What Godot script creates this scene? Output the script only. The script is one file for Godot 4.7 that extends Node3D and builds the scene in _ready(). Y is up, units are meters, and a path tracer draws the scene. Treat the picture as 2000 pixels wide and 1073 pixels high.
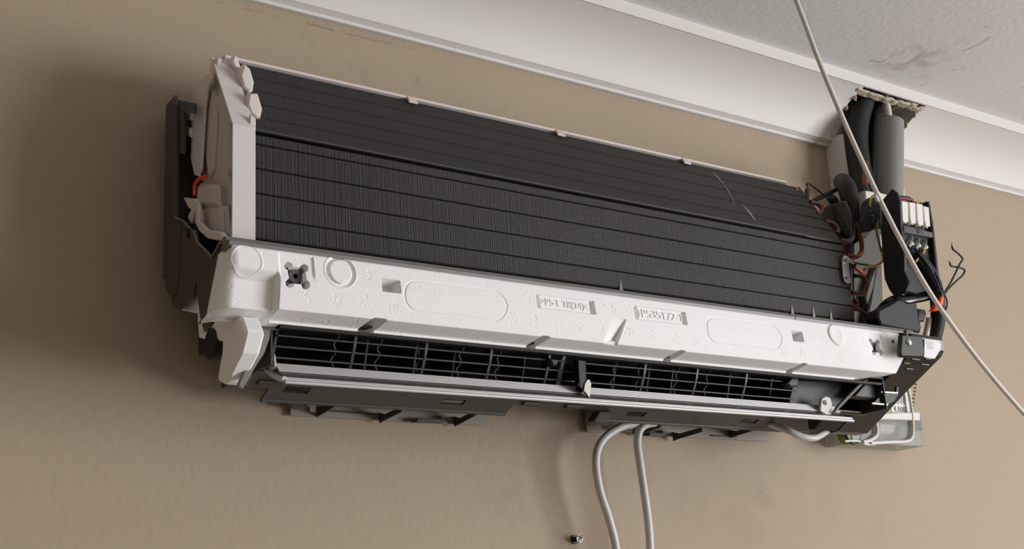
extends Node3D

# ------------------------------------------------------------------ camera numbers
const FOCAL := 2400.0
var eye := Vector3(-0.3377178, -0.2852035, 1.0089759)
var eye_basis := Basis(Vector3(0.8179568, -0.0605457, 0.5720847), Vector3(-0.1128216, 0.9582518, 0.2627255), Vector3(-0.5641081, -0.2794416, 0.7769777))
const CEIL := 0.3945
const FLOOR := -2.0
const ROOM_L := -3.0
const ROOM_R := 2.6
const ROOM_F := 4.6

var M := {}
var taken := {}

# a pixel is a direction; the plane it meets gives the distance
func ray(u: float, v: float) -> Vector3:
	return eye_basis * Vector3(u - 1000.0, 536.5 - v, -FOCAL)
func on_z(u: float, v: float, z: float) -> Vector3:
	var d := ray(u, v)
	return eye + d * ((z - eye.z) / d.z)
func on_x(u: float, v: float, x: float) -> Vector3:
	var d := ray(u, v)
	return eye + d * ((x - eye.x) / d.x)
func on_y(u: float, v: float, y: float) -> Vector3:
	var d := ray(u, v)
	return eye + d * ((y - eye.y) / d.y)
func zs(list: Array, z: float) -> Array:
	var r := []
	for p in list:
		r.append(on_z(p[0], p[1], z))
	return r
func xs(list: Array, x: float) -> Array:
	var r := []
	for p in list:
		r.append(on_x(p[0], p[1], x))
	return r
func z3(list: Array) -> Array:   # [u, v, z] each
	var r := []
	for p in list:
		r.append(on_z(p[0], p[1], p[2]))
	return r

# ------------------------------------------------------------------ scene helpers
func numbered(called: String) -> String:
	if not taken.has(called):
		taken[called] = 0
		return called
	taken[called] += 1
	return "%s_%03d" % [called, taken[called]]
func thing(called: String, label: String, category: String, group := "") -> Node3D:
	var o := Node3D.new()
	o.name = numbered(called)
	add_child(o)
	tag(o, label, category, group)
	return o
func tag(o: Node, label: String, category := "", group := "") -> void:
	o.set_meta("label", label)
	if category != "":
		o.set_meta("category", category)
	if group != "":
		o.set_meta("group", group)
func obj(called: String, st: SurfaceTool, m: Material, parent: Node = self) -> MeshInstance3D:
	st.generate_normals()
	return obj_mesh(called, st.commit(), m, parent)
func obj_mesh(called: String, mesh: Mesh, m: Material, parent: Node = self) -> MeshInstance3D:
	var o := MeshInstance3D.new()
	o.mesh = mesh
	o.material_override = m
	o.name = numbered(called) if parent == self else called
	o.cast_shadow = GeometryInstance3D.SHADOW_CASTING_SETTING_ON
	parent.add_child(o, true)
	return o
func struct(called: String, st: SurfaceTool, m: Material, label: String) -> MeshInstance3D:
	var o := obj(called, st, m)
	o.set_meta("kind", "structure")
	o.set_meta("label", label)
	return o

# ------------------------------------------------------------------ shapes
func begin() -> SurfaceTool:
	var st := SurfaceTool.new()
	st.begin(Mesh.PRIMITIVE_TRIANGLES)
	st.set_smooth_group(-1)
	return st
func vert(st: SurfaceTool, p: Vector3, uv := Vector2.ZERO) -> void:
	st.set_uv(uv)
	st.add_vertex(p)
func tri(st: SurfaceTool, a: Vector3, b: Vector3, c: Vector3) -> void:
	vert(st, a); vert(st, b); vert(st, c)
func quad(st: SurfaceTool, a: Vector3, b: Vector3, c: Vector3, d: Vector3) -> void:
	tri(st, a, b, c); tri(st, a, c, d)
func quad_uv(st: SurfaceTool, p: Array, uv: Array) -> void:
	for k in [0, 1, 2, 0, 2, 3]:
		vert(st, p[k], uv[k])
# polygon pushed along ext, edges chamfered by bev
func prism(st: SurfaceTool, pts: Array, ext: Vector3, bev := 0.0) -> void:
	st.set_smooth_group(-1)
	var n := pts.size()
	var w := ext.normalized()
	var uax: Vector3 = (pts[1] - pts[0])
	uax = (uax - w * uax.dot(w)).normalized()
	var vax := w.cross(uax)
	var flat := PackedVector2Array()
	for p in pts:
		var q: Vector3 = p - pts[0]
		flat.append(Vector2(q.dot(uax), q.dot(vax)))
	var area := 0.0
	for i in n:
		area += flat[i].cross(flat[(i + 1) % n])
	var sgn := 1.0 if area > 0.0 else -1.0
	var idx := Geometry2D.triangulate_polygon(flat)
	var inset := []
	for i in n:
		var e0 := (flat[i] - flat[(i + n - 1) % n]).normalized()
		var e1 := (flat[(i + 1) % n] - flat[i]).normalized()
		var n0 := Vector2(-e0.y, e0.x) * sgn
		var n1 := Vector2(-e1.y, e1.x) * sgn
		var m := (n0 + n1)
		var k: float = 1.0 / max(0.35, 1.0 + n0.dot(n1))
		m = m * k * bev
		inset.append(pts[i] + uax * m.x + vax * m.y)
	var a := []
	var b := []
	var a2 := []
	var b2 := []
	for i in n:
		if bev > 0.0:
			a.append(inset[i])
			a2.append(pts[i] + w * bev)
			b2.append(pts[i] + ext - w * bev)
			b.append(inset[i] + ext)
		else:
			a.append(pts[i]); b.append(pts[i] + ext)
	if bev > 0.0:
		rings(st, [a, a2, b2, b], sgn)
	else:
		rings(st, [a, b], sgn)
	for t in range(0, idx.size(), 3):
		var i0: int = idx[t]
		var i1: int = idx[t + 1]
		var i2: int = idx[t + 2]
		tri(st, a[i0], a[i1], a[i2])
		tri(st, b[i2], b[i1], b[i0])
func rings(st: SurfaceTool, rs: Array, _s: float) -> void:
	for k in rs.size() - 1:
		var p: Array = rs[k]
		var q: Array = rs[k + 1]
		var n := p.size()
		for i in n:
			var j := (i + 1) % n
			quad(st, p[i], q[i], q[j], p[j])
func box(st: SurfaceTool, c: Vector3, s: Vector3, bev := 0.0, bas := Basis.IDENTITY) -> void:
	var h := s * 0.5
	var pts := []
	for k in [Vector3(-h.x, -h.y, h.z), Vector3(h.x, -h.y, h.z), Vector3(h.x, h.y, h.z), Vector3(-h.x, h.y, h.z)]:
		pts.append(c + bas * k)
	prism(st, pts, bas * Vector3(0, 0, -s.z), bev)
func span(st: SurfaceTool, lo: Vector3, hi: Vector3, bev := 0.0) -> void:
	box(st, (lo + hi) * 0.5, (hi - lo).abs(), bev)
# flat plate with rectangular holes; UV in metres along u and v
func plate(st: SurfaceTool, o: Vector3, u: Vector3, v: Vector3, w: float, h: float, holes: Array, th: float) -> void:
	st.set_smooth_group(-1)
	var nrm := u.cross(v).normalized()
	var us := [0.0, w]
	var vs := [0.0, h]
	for r in holes:
		for q in [r.position.x, r.end.x]:
			if q > 0.0 and q < w: us.append(q)
		for q in [r.position.y, r.end.y]:
			if q > 0.0 and q < h: vs.append(q)
	us.sort(); vs.sort()
	var nu := us.size() - 1
	var nv := vs.size() - 1
	var solid := func(i: int, j: int) -> bool:
		if i < 0 or j < 0 or i >= nu or j >= nv: return false
		var c := Vector2((us[i] + us[i + 1]) * 0.5, (vs[j] + vs[j + 1]) * 0.5)
		for r in holes:
			if r.has_point(c): return false
		return us[i + 1] - us[i] > 1e-7 and vs[j + 1] - vs[j] > 1e-7
	for i in nu:
		for j in nv:
			if not solid.call(i, j): continue
			var c := [Vector2(us[i], vs[j]), Vector2(us[i + 1], vs[j]), Vector2(us[i + 1], vs[j + 1]), Vector2(us[i], vs[j + 1])]
			var f := []
			var b := []
			for q in c:
				f.append(o + u * q.x + v * q.y)
				b.append(o + u * q.x + v * q.y - nrm * th)
			quad_uv(st, [f[3], f[2], f[1], f[0]], [c[3], c[2], c[1], c[0]])
			quad_uv(st, b, c)
			var nb := [[0, -1, 0, 1], [1, 0, 1, 2], [0, 1, 2, 3], [-1, 0, 3, 0]]
			for q in nb:
				if not solid.call(i + q[0], j + q[1]):
					quad_uv(st, [f[q[2]], f[q[3]], b[q[3]], b[q[2]]], [c[q[2]], c[q[3]], c[q[3]], c[q[2]]])
func smooth(pts: Array, n := 6) -> Array:
	var r := []
	var m := pts.size()
	for i in m - 1:
		var p0: Vector3 = pts[max(i - 1, 0)]
		var p1: Vector3 = pts[i]
		var p2: Vector3 = pts[i + 1]
		var p3: Vector3 = pts[min(i + 2, m - 1)]
		for k in n:
			r.append(p1.cubic_interpolate(p2, p0, p3, float(k) / n))
	r.append(pts[m - 1])
	return r
func tube(st: SurfaceTool, pts: Array, rad, sides := 10, flat_y := 1.0) -> void:
	var n := pts.size()
	var t0: Vector3 = (pts[1] - pts[0]).normalized()
	var up := Vector3.UP if abs(t0.y) < 0.9 else Vector3.RIGHT
	var nrm := (up - t0 * up.dot(t0)).normalized()
	var rs := []
	for i in n:
		var t: Vector3
		if i == 0: t = t0
		elif i == n - 1: t = (pts[n - 1] - pts[n - 2]).normalized()
		else: t = (pts[i + 1] - pts[i - 1]).normalized()
		nrm = (nrm - t * nrm.dot(t)).normalized()
		var bi := t.cross(nrm)
		var r: float = rad[i] if rad is Array else rad
		var ring := []
		for k in sides:
			var a := TAU * k / sides
			ring.append(pts[i] + nrm * (cos(a) * r) + bi * (sin(a) * r * flat_y))
		rs.append(ring)
	st.set_smooth_group(1)
	for i in n - 1:
		for k in sides:
			var j := (k + 1) % sides
			quad(st, rs[i][j], rs[i + 1][j], rs[i + 1][k], rs[i][k])
	st.set_smooth_group(-1)
	for k in sides:
		var j := (k + 1) % sides
		tri(st, pts[0], rs[0][j], rs[0][k])
		tri(st, pts[n - 1], rs[n - 1][k], rs[n - 1][j])
func hollow(st: SurfaceTool, a: Vector3, b: Vector3, ro: float, ri: float, sides := 24) -> void:
	var t := (b - a).normalized()
	var up := Vector3.UP if abs(t.y) < 0.9 else Vector3.RIGHT
	var n := (up - t * up.dot(t)).normalized()
	var bi := t.cross(n)
	for k in sides:
		var d0 := n * cos(TAU * k / sides) + bi * sin(TAU * k / sides)
		var d1 := n * cos(TAU * (k + 1) / sides) + bi * sin(TAU * (k + 1) / sides)
		st.set_smooth_group(1)
		quad(st, a + d1 * ro, b + d1 * ro, b + d0 * ro, a + d0 * ro)
		st.set_smooth_group(2)
		quad(st, a + d0 * ri, b + d0 * ri, b + d1 * ri, a + d1 * ri)
		st.set_smooth_group(-1)
		quad(st, a + d0 * ro, a + d0 * ri, a + d1 * ri, a + d1 * ro)
		quad(st, b + d1 * ro, b + d1 * ri, b + d0 * ri, b + d0 * ro)
# profile of (y, z) swept along x, closed or open with thickness given by the profile itself
func sweep_x(st: SurfaceTool, prof: Array, x0: float, x1: float, s0 := -1, s1 := -1) -> void:
	var n := prof.size()
	for i in n:
		st.set_smooth_group(1 if i >= s0 and i < s1 else -1)
		var p: Vector2 = prof[i]
		var q: Vector2 = prof[(i + 1) % n]
		quad(st, Vector3(x0, p.x, p.y), Vector3(x0, q.x, q.y), Vector3(x1, q.x, q.y), Vector3(x1, p.x, p.y))
	st.set_smooth_group(-1)
	var idx := Geometry2D.triangulate_polygon(PackedVector2Array(prof))
	for t in range(0, idx.size(), 3):
		var a: Vector2 = prof[idx[t]]
		var b: Vector2 = prof[idx[t + 1]]
		var c: Vector2 = prof[idx[t + 2]]
		tri(st, Vector3(x0, a.x, a.y), Vector3(x0, b.x, b.y), Vector3(x0, c.x, c.y))
		tri(st, Vector3(x1, c.x, c.y), Vector3(x1, b.x, b.y), Vector3(x1, a.x, a.y))
# an open line of (y, z) given thickness th on its left-hand side
func strip(line: Array, th: float) -> Array:
	var r := line.duplicate()
	var back := []
	for i in line.size():
		var a: Vector2 = line[max(i - 1, 0)]
		var b: Vector2 = line[min(i + 1, line.size() - 1)]
		var d := (b - a).normalized()
		back.append(line[i] + Vector2(-d.y, d.x) * th)
	back.reverse()
	r.append_array(back)
	return r
func dome(st: SurfaceTool, c: Vector3, axis: Vector3, r: float, h: float, sides := 16, rows := 5) -> void:
	var up := Vector3.UP if abs(axis.y) < 0.9 else Vector3.RIGHT
	var n := (up - axis * up.dot(axis)).normalized()
	var bi := axis.cross(n)
	st.set_smooth_group(1)
	var prev := []
	for i in rows + 1:
		var a := PI * 0.5 * i / rows
		var ring := []
		for k in sides:
			ring.append(c + axis * (sin(a) * h) + (n * cos(TAU * k / sides) + bi * sin(TAU * k / sides)) * (cos(a) * r))
		if i > 0:
			for k in sides:
				var j := (k + 1) % sides
				quad(st, prev[k], ring[k], ring[j], prev[j])
		prev = ring
	st.set_smooth_group(-1)
func text(called: String, words: String, size: float, at: Vector3, right: Vector3, out: Vector3, m: Material, parent: Node, deep := 0.0006, font := "Droid Sans") -> MeshInstance3D:
	var t := TextMesh.new()
	var f := SystemFont.new()
	f.font_names = PackedStringArray([font])
	t.font = f
	t.text = words
	t.font_size = 64
	t.pixel_size = size / 46.0
	t.depth = deep
	t.curve_step = 2.0
	t.horizontal_alignment = HORIZONTAL_ALIGNMENT_CENTER
	t.vertical_alignment = VERTICAL_ALIGNMENT_CENTER
	var o := obj_mesh(called, t, m, parent)
	var r := right.normalized()
	var z := out.normalized()
	o.transform = Transform3D(Basis(r, z.cross(r).normalized(), z), at)
	return o

# ------------------------------------------------------------------ materials
func mat(c: Color, rough := 0.6, metal := 0.0) -> StandardMaterial3D:
	var m := StandardMaterial3D.new()
	m.albedo_color = c
	m.roughness = rough
	m.metallic = metal
	return m
func noise(freq: float, seed_: int, oct := 3) -> FastNoiseLite:
	var n := FastNoiseLite.new()
	n.seed = seed_
	n.noise_type = FastNoiseLite.TYPE_SIMPLEX_SMOOTH
	n.frequency = freq
	n.fractal_octaves = oct
	return n
func bump(m: StandardMaterial3D, size: int, freq: float, seed_: int, scale: float, per_metre: float, oct := 3) -> void:
	m.heightmap_enabled = true
	m.heightmap_texture = ImageTexture.create_from_image(noise(freq, seed_, oct).get_seamless_image(size, size))
	m.heightmap_scale = scale
	m.uv1_triplanar = true
	m.uv1_world_triplanar = true
	m.uv1_scale = Vector3.ONE * per_metre
func blot(img: Image, cx: float, cy: float, rx: float, ry: float, ang: float, col: Color, amount: float, n: FastNoiseLite, cut := 0.0) -> void:
	var ca := cos(ang)
	var sa := sin(ang)
	var rr: float = max(rx, ry)
	for y in range(max(0, int(cy - rr)), min(img.get_height(), int(cy + rr) + 1)):
		for x in range(max(0, int(cx - rr)), min(img.get_width(), int(cx + rr) + 1)):
			var dx := (x - cx) * ca + (y - cy) * sa
			var dy := -(x - cx) * sa + (y - cy) * ca
			var d := (dx * dx) / (rx * rx) + (dy * dy) / (ry * ry)
			if d >= 1.0: continue
			var k := n.get_noise_2d(x * 1.0, y * 1.0) * 0.5 + 0.5
			k = clamp((k - cut) / (1.0 - cut), 0.0, 1.0)
			var a: float = amount * k * min(1.0, (1.0 - d) * 2.0)
			img.set_pixel(x, y, img.get_pixel(x, y).lerp(col, a))
func scratch(img: Image, pts: Array, col: Color, amount: float, wide := 0.6) -> void:
	for i in pts.size() - 1:
		var a: Vector2 = pts[i]
		var b: Vector2 = pts[i + 1]
		var steps := int(a.distance_to(b) * 1.5) + 1
		for k in steps:
			var p := a.lerp(b, float(k) / steps)
			for oy in range(-1, 2):
				for ox in range(-1, 2):
					var q := Vector2i(int(p.x) + ox, int(p.y) + oy)
					if q.x < 0 or q.y < 0 or q.x >= img.get_width() or q.y >= img.get_height(): continue
					var d := Vector2(q.x + 0.5, q.y + 0.5).distance_to(p)
					if d < wide + 0.5:
						img.set_pixelv(q, img.get_pixelv(q).lerp(col, amount * clamp(wide + 0.5 - d, 0.0, 1.0)))

func make_materials() -> void:
	# wall paint: beige with scuffs, copied from where the photograph shows them
	var n1 := noise(0.02, 11, 3)
	var n2 := noise(0.035, 12, 5)
	var wi := Image.create(2048, 1024, false, Image.FORMAT_RGB8)
	wi.fill(Color(0.665, 0.598, 0.515))
	var wp := func(u: float, v: float) -> Vector2:
		var p := on_z(u, v, 0.0)
		return Vector2((p.x + 0.3) / 2.1 * 2048.0, (0.6 - p.y) / 1.05 * 1024.0)
	var stain := Color(0.52, 0.455, 0.38)
	for b in [[1350, 985, 26, 34, 0.35], [1480, 960, 34, 22, 0.4], [1250, 920, 30, 16, 0.3], [980, 905, 40, 60, 0.28], [1040, 960, 50, 70, 0.25], [1620, 990, 28, 40, 0.3], [1700, 1020, 26, 30, 0.28],
			[1085, 1058, 12, 18, 0.75], [1560, 925, 22, 30, 0.3], [1380, 900, 40, 20, 0.25], [810, 155, 16, 6, 0.35], [700, 135, 20, 8, 0.3], [600, 72, 14, 6, 0.35], [1450, 1030, 40, 30, 0.3]]:
		var c: Vector2 = wp.call(b[0], b[1])
		blot(wi, c.x, c.y, b[2] * 0.9, b[3] * 0.9, 0.4, stain, b[4] * 0.55, n2, 0.3)
	var pink := Color(0.70, 0.56, 0.48)
	for b in [[1440, 985, 16, 20], [1150, 1040, 20, 16], [1560, 1010, 14, 22]]:
		var c: Vector2 = wp.call(b[0], b[1])
		blot(wi, c.x, c.y, b[2] * 0.9, b[3] * 0.9, 0.0, pink, 0.6, n1, 0.2)
	var dark := Color(0.36, 0.31, 0.26)
	for s in [[[1355, 906], [1357, 909]], [[1395, 936], [1400, 939]], [[918, 957], [926, 960]], [[1468, 966], [1476, 974], [1482, 966], [1500, 955]], [[1612, 958], [1622, 966], [1618, 972]], [[1370, 948], [1380, 955]], [[1510, 930], [1512, 936]]]:
		var l := []
		for q in s: l.append(wp.call(q[0], q[1]))
		scratch(wi, l, dark, 0.5, 0.1)
	# hairline crack in the paint just under the cornice
	var rng := RandomNumberGenerator.new()
	rng.seed = 5
	var crack := []
	for k in 60:
		var u := 424.0 + k * 7.4
		var v := 0.0 + (u - 424.0) * 0.246 + rng.randf_range(-1.6, 1.6)
		if rng.randf() < 0.24:
			if crack.size() > 1: scratch(wi, crack, dark, rng.randf_range(0.4, 0.85), rng.randf_range(0.0, 0.3))
			crack = []
		else:
			crack.append(wp.call(u, v + 3.0))
	M.wall = mat(Color.WHITE, 0.75)
	M.wall.albedo_texture = ImageTexture.create_from_image(wi)
	M.wall.uv1_scale = Vector3(1.0 / 2.1, -1.0 / 1.05, 1.0)
	M.wall.uv1_offset = Vector3((ROOM_L + 0.3) / 2.1, (0.6 - FLOOR) / 1.05, 0.0)
	M.wall.heightmap_enabled = true
	M.wall.heightmap_texture = ImageTexture.create_from_image(noise(0.11, 21, 3).get_seamless_image(2048, 1024))
	M.wall.heightmap_scale = 0.028
	# ceiling paint with a greasy smudge
	var ci := Image.create(1024, 512, false, Image.FORMAT_RGB8)
	ci.fill(Color(0.89, 0.885, 0.875))
	var cp := func(u: float, v: float) -> Vector2:
		var p := on_y(u, v, CEIL)
		return Vector2((p.x - 0.3) / 1.4 * 1024.0, p.z / 0.7 * 512.0)
	for b in [[1780, 115, 34, 26, 0.75], [1750, 120, 26, 22, 0.7], [1820, 110, 26, 18, 0.6], [1810, 135, 30, 16, 0.5], [1870, 95, 34, 9, 0.5], [1885, 130, 8, 6, 0.6], [1798, 162, 12, 8, 0.6], [1735, 145, 16, 8, 0.5], [1826, 25, 10, 8, 0.5]]:
		var c: Vector2 = cp.call(b[0], b[1])
		blot(ci, c.x, c.y, b[2], b[3], -0.9, Color(0.70, 0.645, 0.645), b[4] * 0.8, n2, 0.42)
	for s in [[[1700, 118], [1720, 122], [1732, 116]], [[1860, 138], [1867, 135]], [[1880, 100], [1910, 88], [1935, 72]], [[1735, 164], [1750, 166]], [[1922, 54], [1932, 52]]]:
		var l := []
		for q in s: l.append(cp.call(q[0], q[1]))
		scratch(ci, l, Color(0.50, 0.46, 0.46), 0.6, 0.5)
	M.ceiling = mat(Color.WHITE, 0.85)
	M.ceiling.albedo_texture = ImageTexture.create_from_image(ci)
	M.ceiling.uv1_scale = Vector3(1.0 / 1.4, 1.0 / 0.7, 1.0)
	M.ceiling.uv1_offset = Vector3((ROOM_L - 0.3) / 1.4, 0.0, 0.0)
	M.ceiling.heightmap_enabled = true
	M.ceiling.heightmap_texture = ImageTexture.create_from_image(noise(0.12, 31, 2).get_seamless_image(1024, 512))
	M.ceiling.heightmap_scale = 0.03
	M.cornice = mat(Color(0.86, 0.845, 0.825), 0.6)
	bump(M.cornice, 512, 0.03, 33, 0.015, 2.5)
	M.plain_wall = mat(Color(0.665, 0.598, 0.515), 0.8)
	M.floor = mat(Color(0.53, 0.49, 0.44), 0.6)
	bump(M.floor, 256, 0.03, 35, 0.05, 1.0)
	M.frame = mat(Color(0.88, 0.88, 0.87), 0.4)
	M.glass = mat(Color(0.95, 0.97, 0.98, 0.06), 0.02)
	M.glass.transparency = BaseMaterial3D.TRANSPARENCY_ALPHA
	M.void_wood = mat(Color(0.60, 0.47, 0.34), 0.85)
	M.plaster = mat(Color(0.74, 0.69, 0.62), 0.95)
	bump(M.plaster, 256, 0.06, 37, 0.08, 14.0)
	# plastics, metals
	M.foam = mat(Color(0.93, 0.925, 0.925), 0.75)
	bump(M.foam, 512, 0.09, 41, 0.010, 6.0, 2)
	M.foam_side = M.foam
	M.casing = mat(Color(0.30, 0.295, 0.285), 0.5)
	bump(M.casing, 256, 0.2, 43, 0.01, 8.0)
	M.side = mat(Color(0.29, 0.265, 0.235), 0.5)
	M.rim = mat(Color(0.42, 0.41, 0.40), 0.45)
	M.black = mat(Color(0.045, 0.044, 0.043), 0.58)
	M.gloss_black = mat(Color(0.06, 0.06, 0.06), 0.22)
	M.cap = mat(Color(0.065, 0.063, 0.062), 0.33)
	M.interior = mat(Color(0.17, 0.17, 0.168), 0.5)
	M.core = mat(Color(0.2, 0.195, 0.19), 0.6)
	M.vane = mat(Color(0.20, 0.175, 0.15), 0.6)
	M.grille = mat(Color(0.23, 0.23, 0.23), 0.45)
	M.louver = mat(Color(0.17, 0.17, 0.17), 0.45)
	M.flap = mat(Color(0.40, 0.39, 0.385), 0.22, 0.35)
	M.flap_rib = mat(Color(0.74, 0.73, 0.725), 0.38, 0.25)
	M.hinge = mat(Color(0.78, 0.77, 0.755), 0.4)
	M.arm = mat(Color(0.46, 0.445, 0.43), 0.4)
	M.fin = mat(Color(0.40, 0.395, 0.39), 0.45, 0.3)
	M.fin_hood = mat(Color(0.22, 0.215, 0.21), 0.5, 0.2)
	M.milky = mat(Color(0.87, 0.835, 0.82), 0.4)
	M.milky.subsurf_scatter_enabled = true
	M.milky.subsurf_scatter_strength = 0.12
	M.milky.backlight_enabled = true
	M.milky.backlight = Color(0.35, 0.33, 0.31)
	M.milky_thin = mat(Color(0.82, 0.785, 0.76), 0.45)
	M.milky_thin.backlight_enabled = true
	M.milky_thin.backlight = Color(0.5, 0.46, 0.42)
	M.white_strip = mat(Color(0.84, 0.80, 0.78), 0.45)
	M.copper = mat(Color(0.52, 0.30, 0.22), 0.4, 0.7)
	M.old_copper = mat(Color(0.40, 0.29, 0.25), 0.45, 0.6)
	M.steel = mat(Color(0.78, 0.78, 0.76), 0.28, 0.85)
	M.zinc = mat(Color(0.56, 0.55, 0.53), 0.45, 0.5)
	M.plate_steel = mat(Color(0.56, 0.525, 0.47), 0.55, 0.25)
	M.dark_steel = mat(Color(0.27, 0.255, 0.235), 0.5, 0.4)
	M.brass = mat(Color(0.55, 0.43, 0.25), 0.4, 0.8)
	M.rubber = mat(Color(0.035, 0.035, 0.035), 0.65)
	bump(M.rubber, 256, 0.12, 47, 0.05, 10.0)
	M.pvc = mat(Color(0.84, 0.825, 0.80), 0.4)
	M.cable = mat(Color(0.80, 0.79, 0.77), 0.38)
	M.label = mat(Color(0.86, 0.855, 0.85), 0.5)
	M.ink = mat(Color(0.06, 0.06, 0.06), 0.6)
	M.grey_ink = mat(Color(0.45, 0.45, 0.46), 0.6)
	M.lime = mat(Color(0.56, 0.66, 0.13), 0.45)
	M.leaf = mat(Color(0.35, 0.53, 0.12), 0.45)
	M.pump_body = mat(Color(0.30, 0.29, 0.25), 0.5)
	M.clear = mat(Color(0.70, 0.70, 0.67, 0.30), 0.28)
	M.clear.transparency = BaseMaterial3D.TRANSPARENCY_ALPHA
	M.terminal = mat(Color(0.88, 0.865, 0.85), 0.45)
	M.orange = mat(Color(0.93, 0.33, 0.10), 0.4)
	M.red = mat(Color(0.55, 0.09, 0.13), 0.4)
	M.purple = mat(Color(0.30, 0.13, 0.22), 0.4)
	M.navy = mat(Color(0.06, 0.07, 0.22), 0.4)
	M.brown = mat(Color(0.28, 0.16, 0.10), 0.4)
	M.green = mat(Color(0.16, 0.40, 0.24), 0.4)
	M.yellow = mat(Color(0.78, 0.64, 0.12), 0.4)
	M.olive = mat(Color(0.33, 0.36, 0.10), 0.4)
	M.tinned = mat(Color(0.74, 0.74, 0.72), 0.3, 0.8)
	# woven sleeve: a fine grid of threads
	var gi := Image.create(256, 256, false, Image.FORMAT_RGB8)
	gi.fill(Color(0.56, 0.555, 0.545))
	for k in 16:
		gi.fill_rect(Rect2i(k * 16, 0, 4, 256), Color(0.44, 0.435, 0.425))
		gi.fill_rect(Rect2i(0, k * 16, 256, 4), Color(0.47, 0.465, 0.455))
	M.sleeve = mat(Color.WHITE, 0.7)
	M.sleeve.albedo_texture = ImageTexture.create_from_image(gi)
	M.sleeve.uv1_triplanar = true
	M.sleeve.uv1_world_triplanar = true
	M.sleeve.uv1_scale = Vector3.ONE * 22.0
	# braided rope
	var ri := Image.create(128, 128, false, Image.FORMAT_RGB8)
	for y in 128:
		for x in 128:
			var a := (x + y) % 16
			var b := (x - y + 256) % 16
			ri.set_pixel(x, y, Color(0.92, 0.905, 0.885) if a > 3 and b > 3 else Color(0.76, 0.74, 0.72))
	M.rope = mat(Color.WHITE, 0.8)
	M.rope.albedo_texture = ImageTexture.create_from_image(ri)
	M.rope.uv1_triplanar = true
	M.rope.uv1_world_triplanar = true
	M.rope.uv1_scale = Vector3.ONE * 55.0
	M.rope_tag = mat(Color(0.80, 0.79, 0.77), 0.6)

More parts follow.
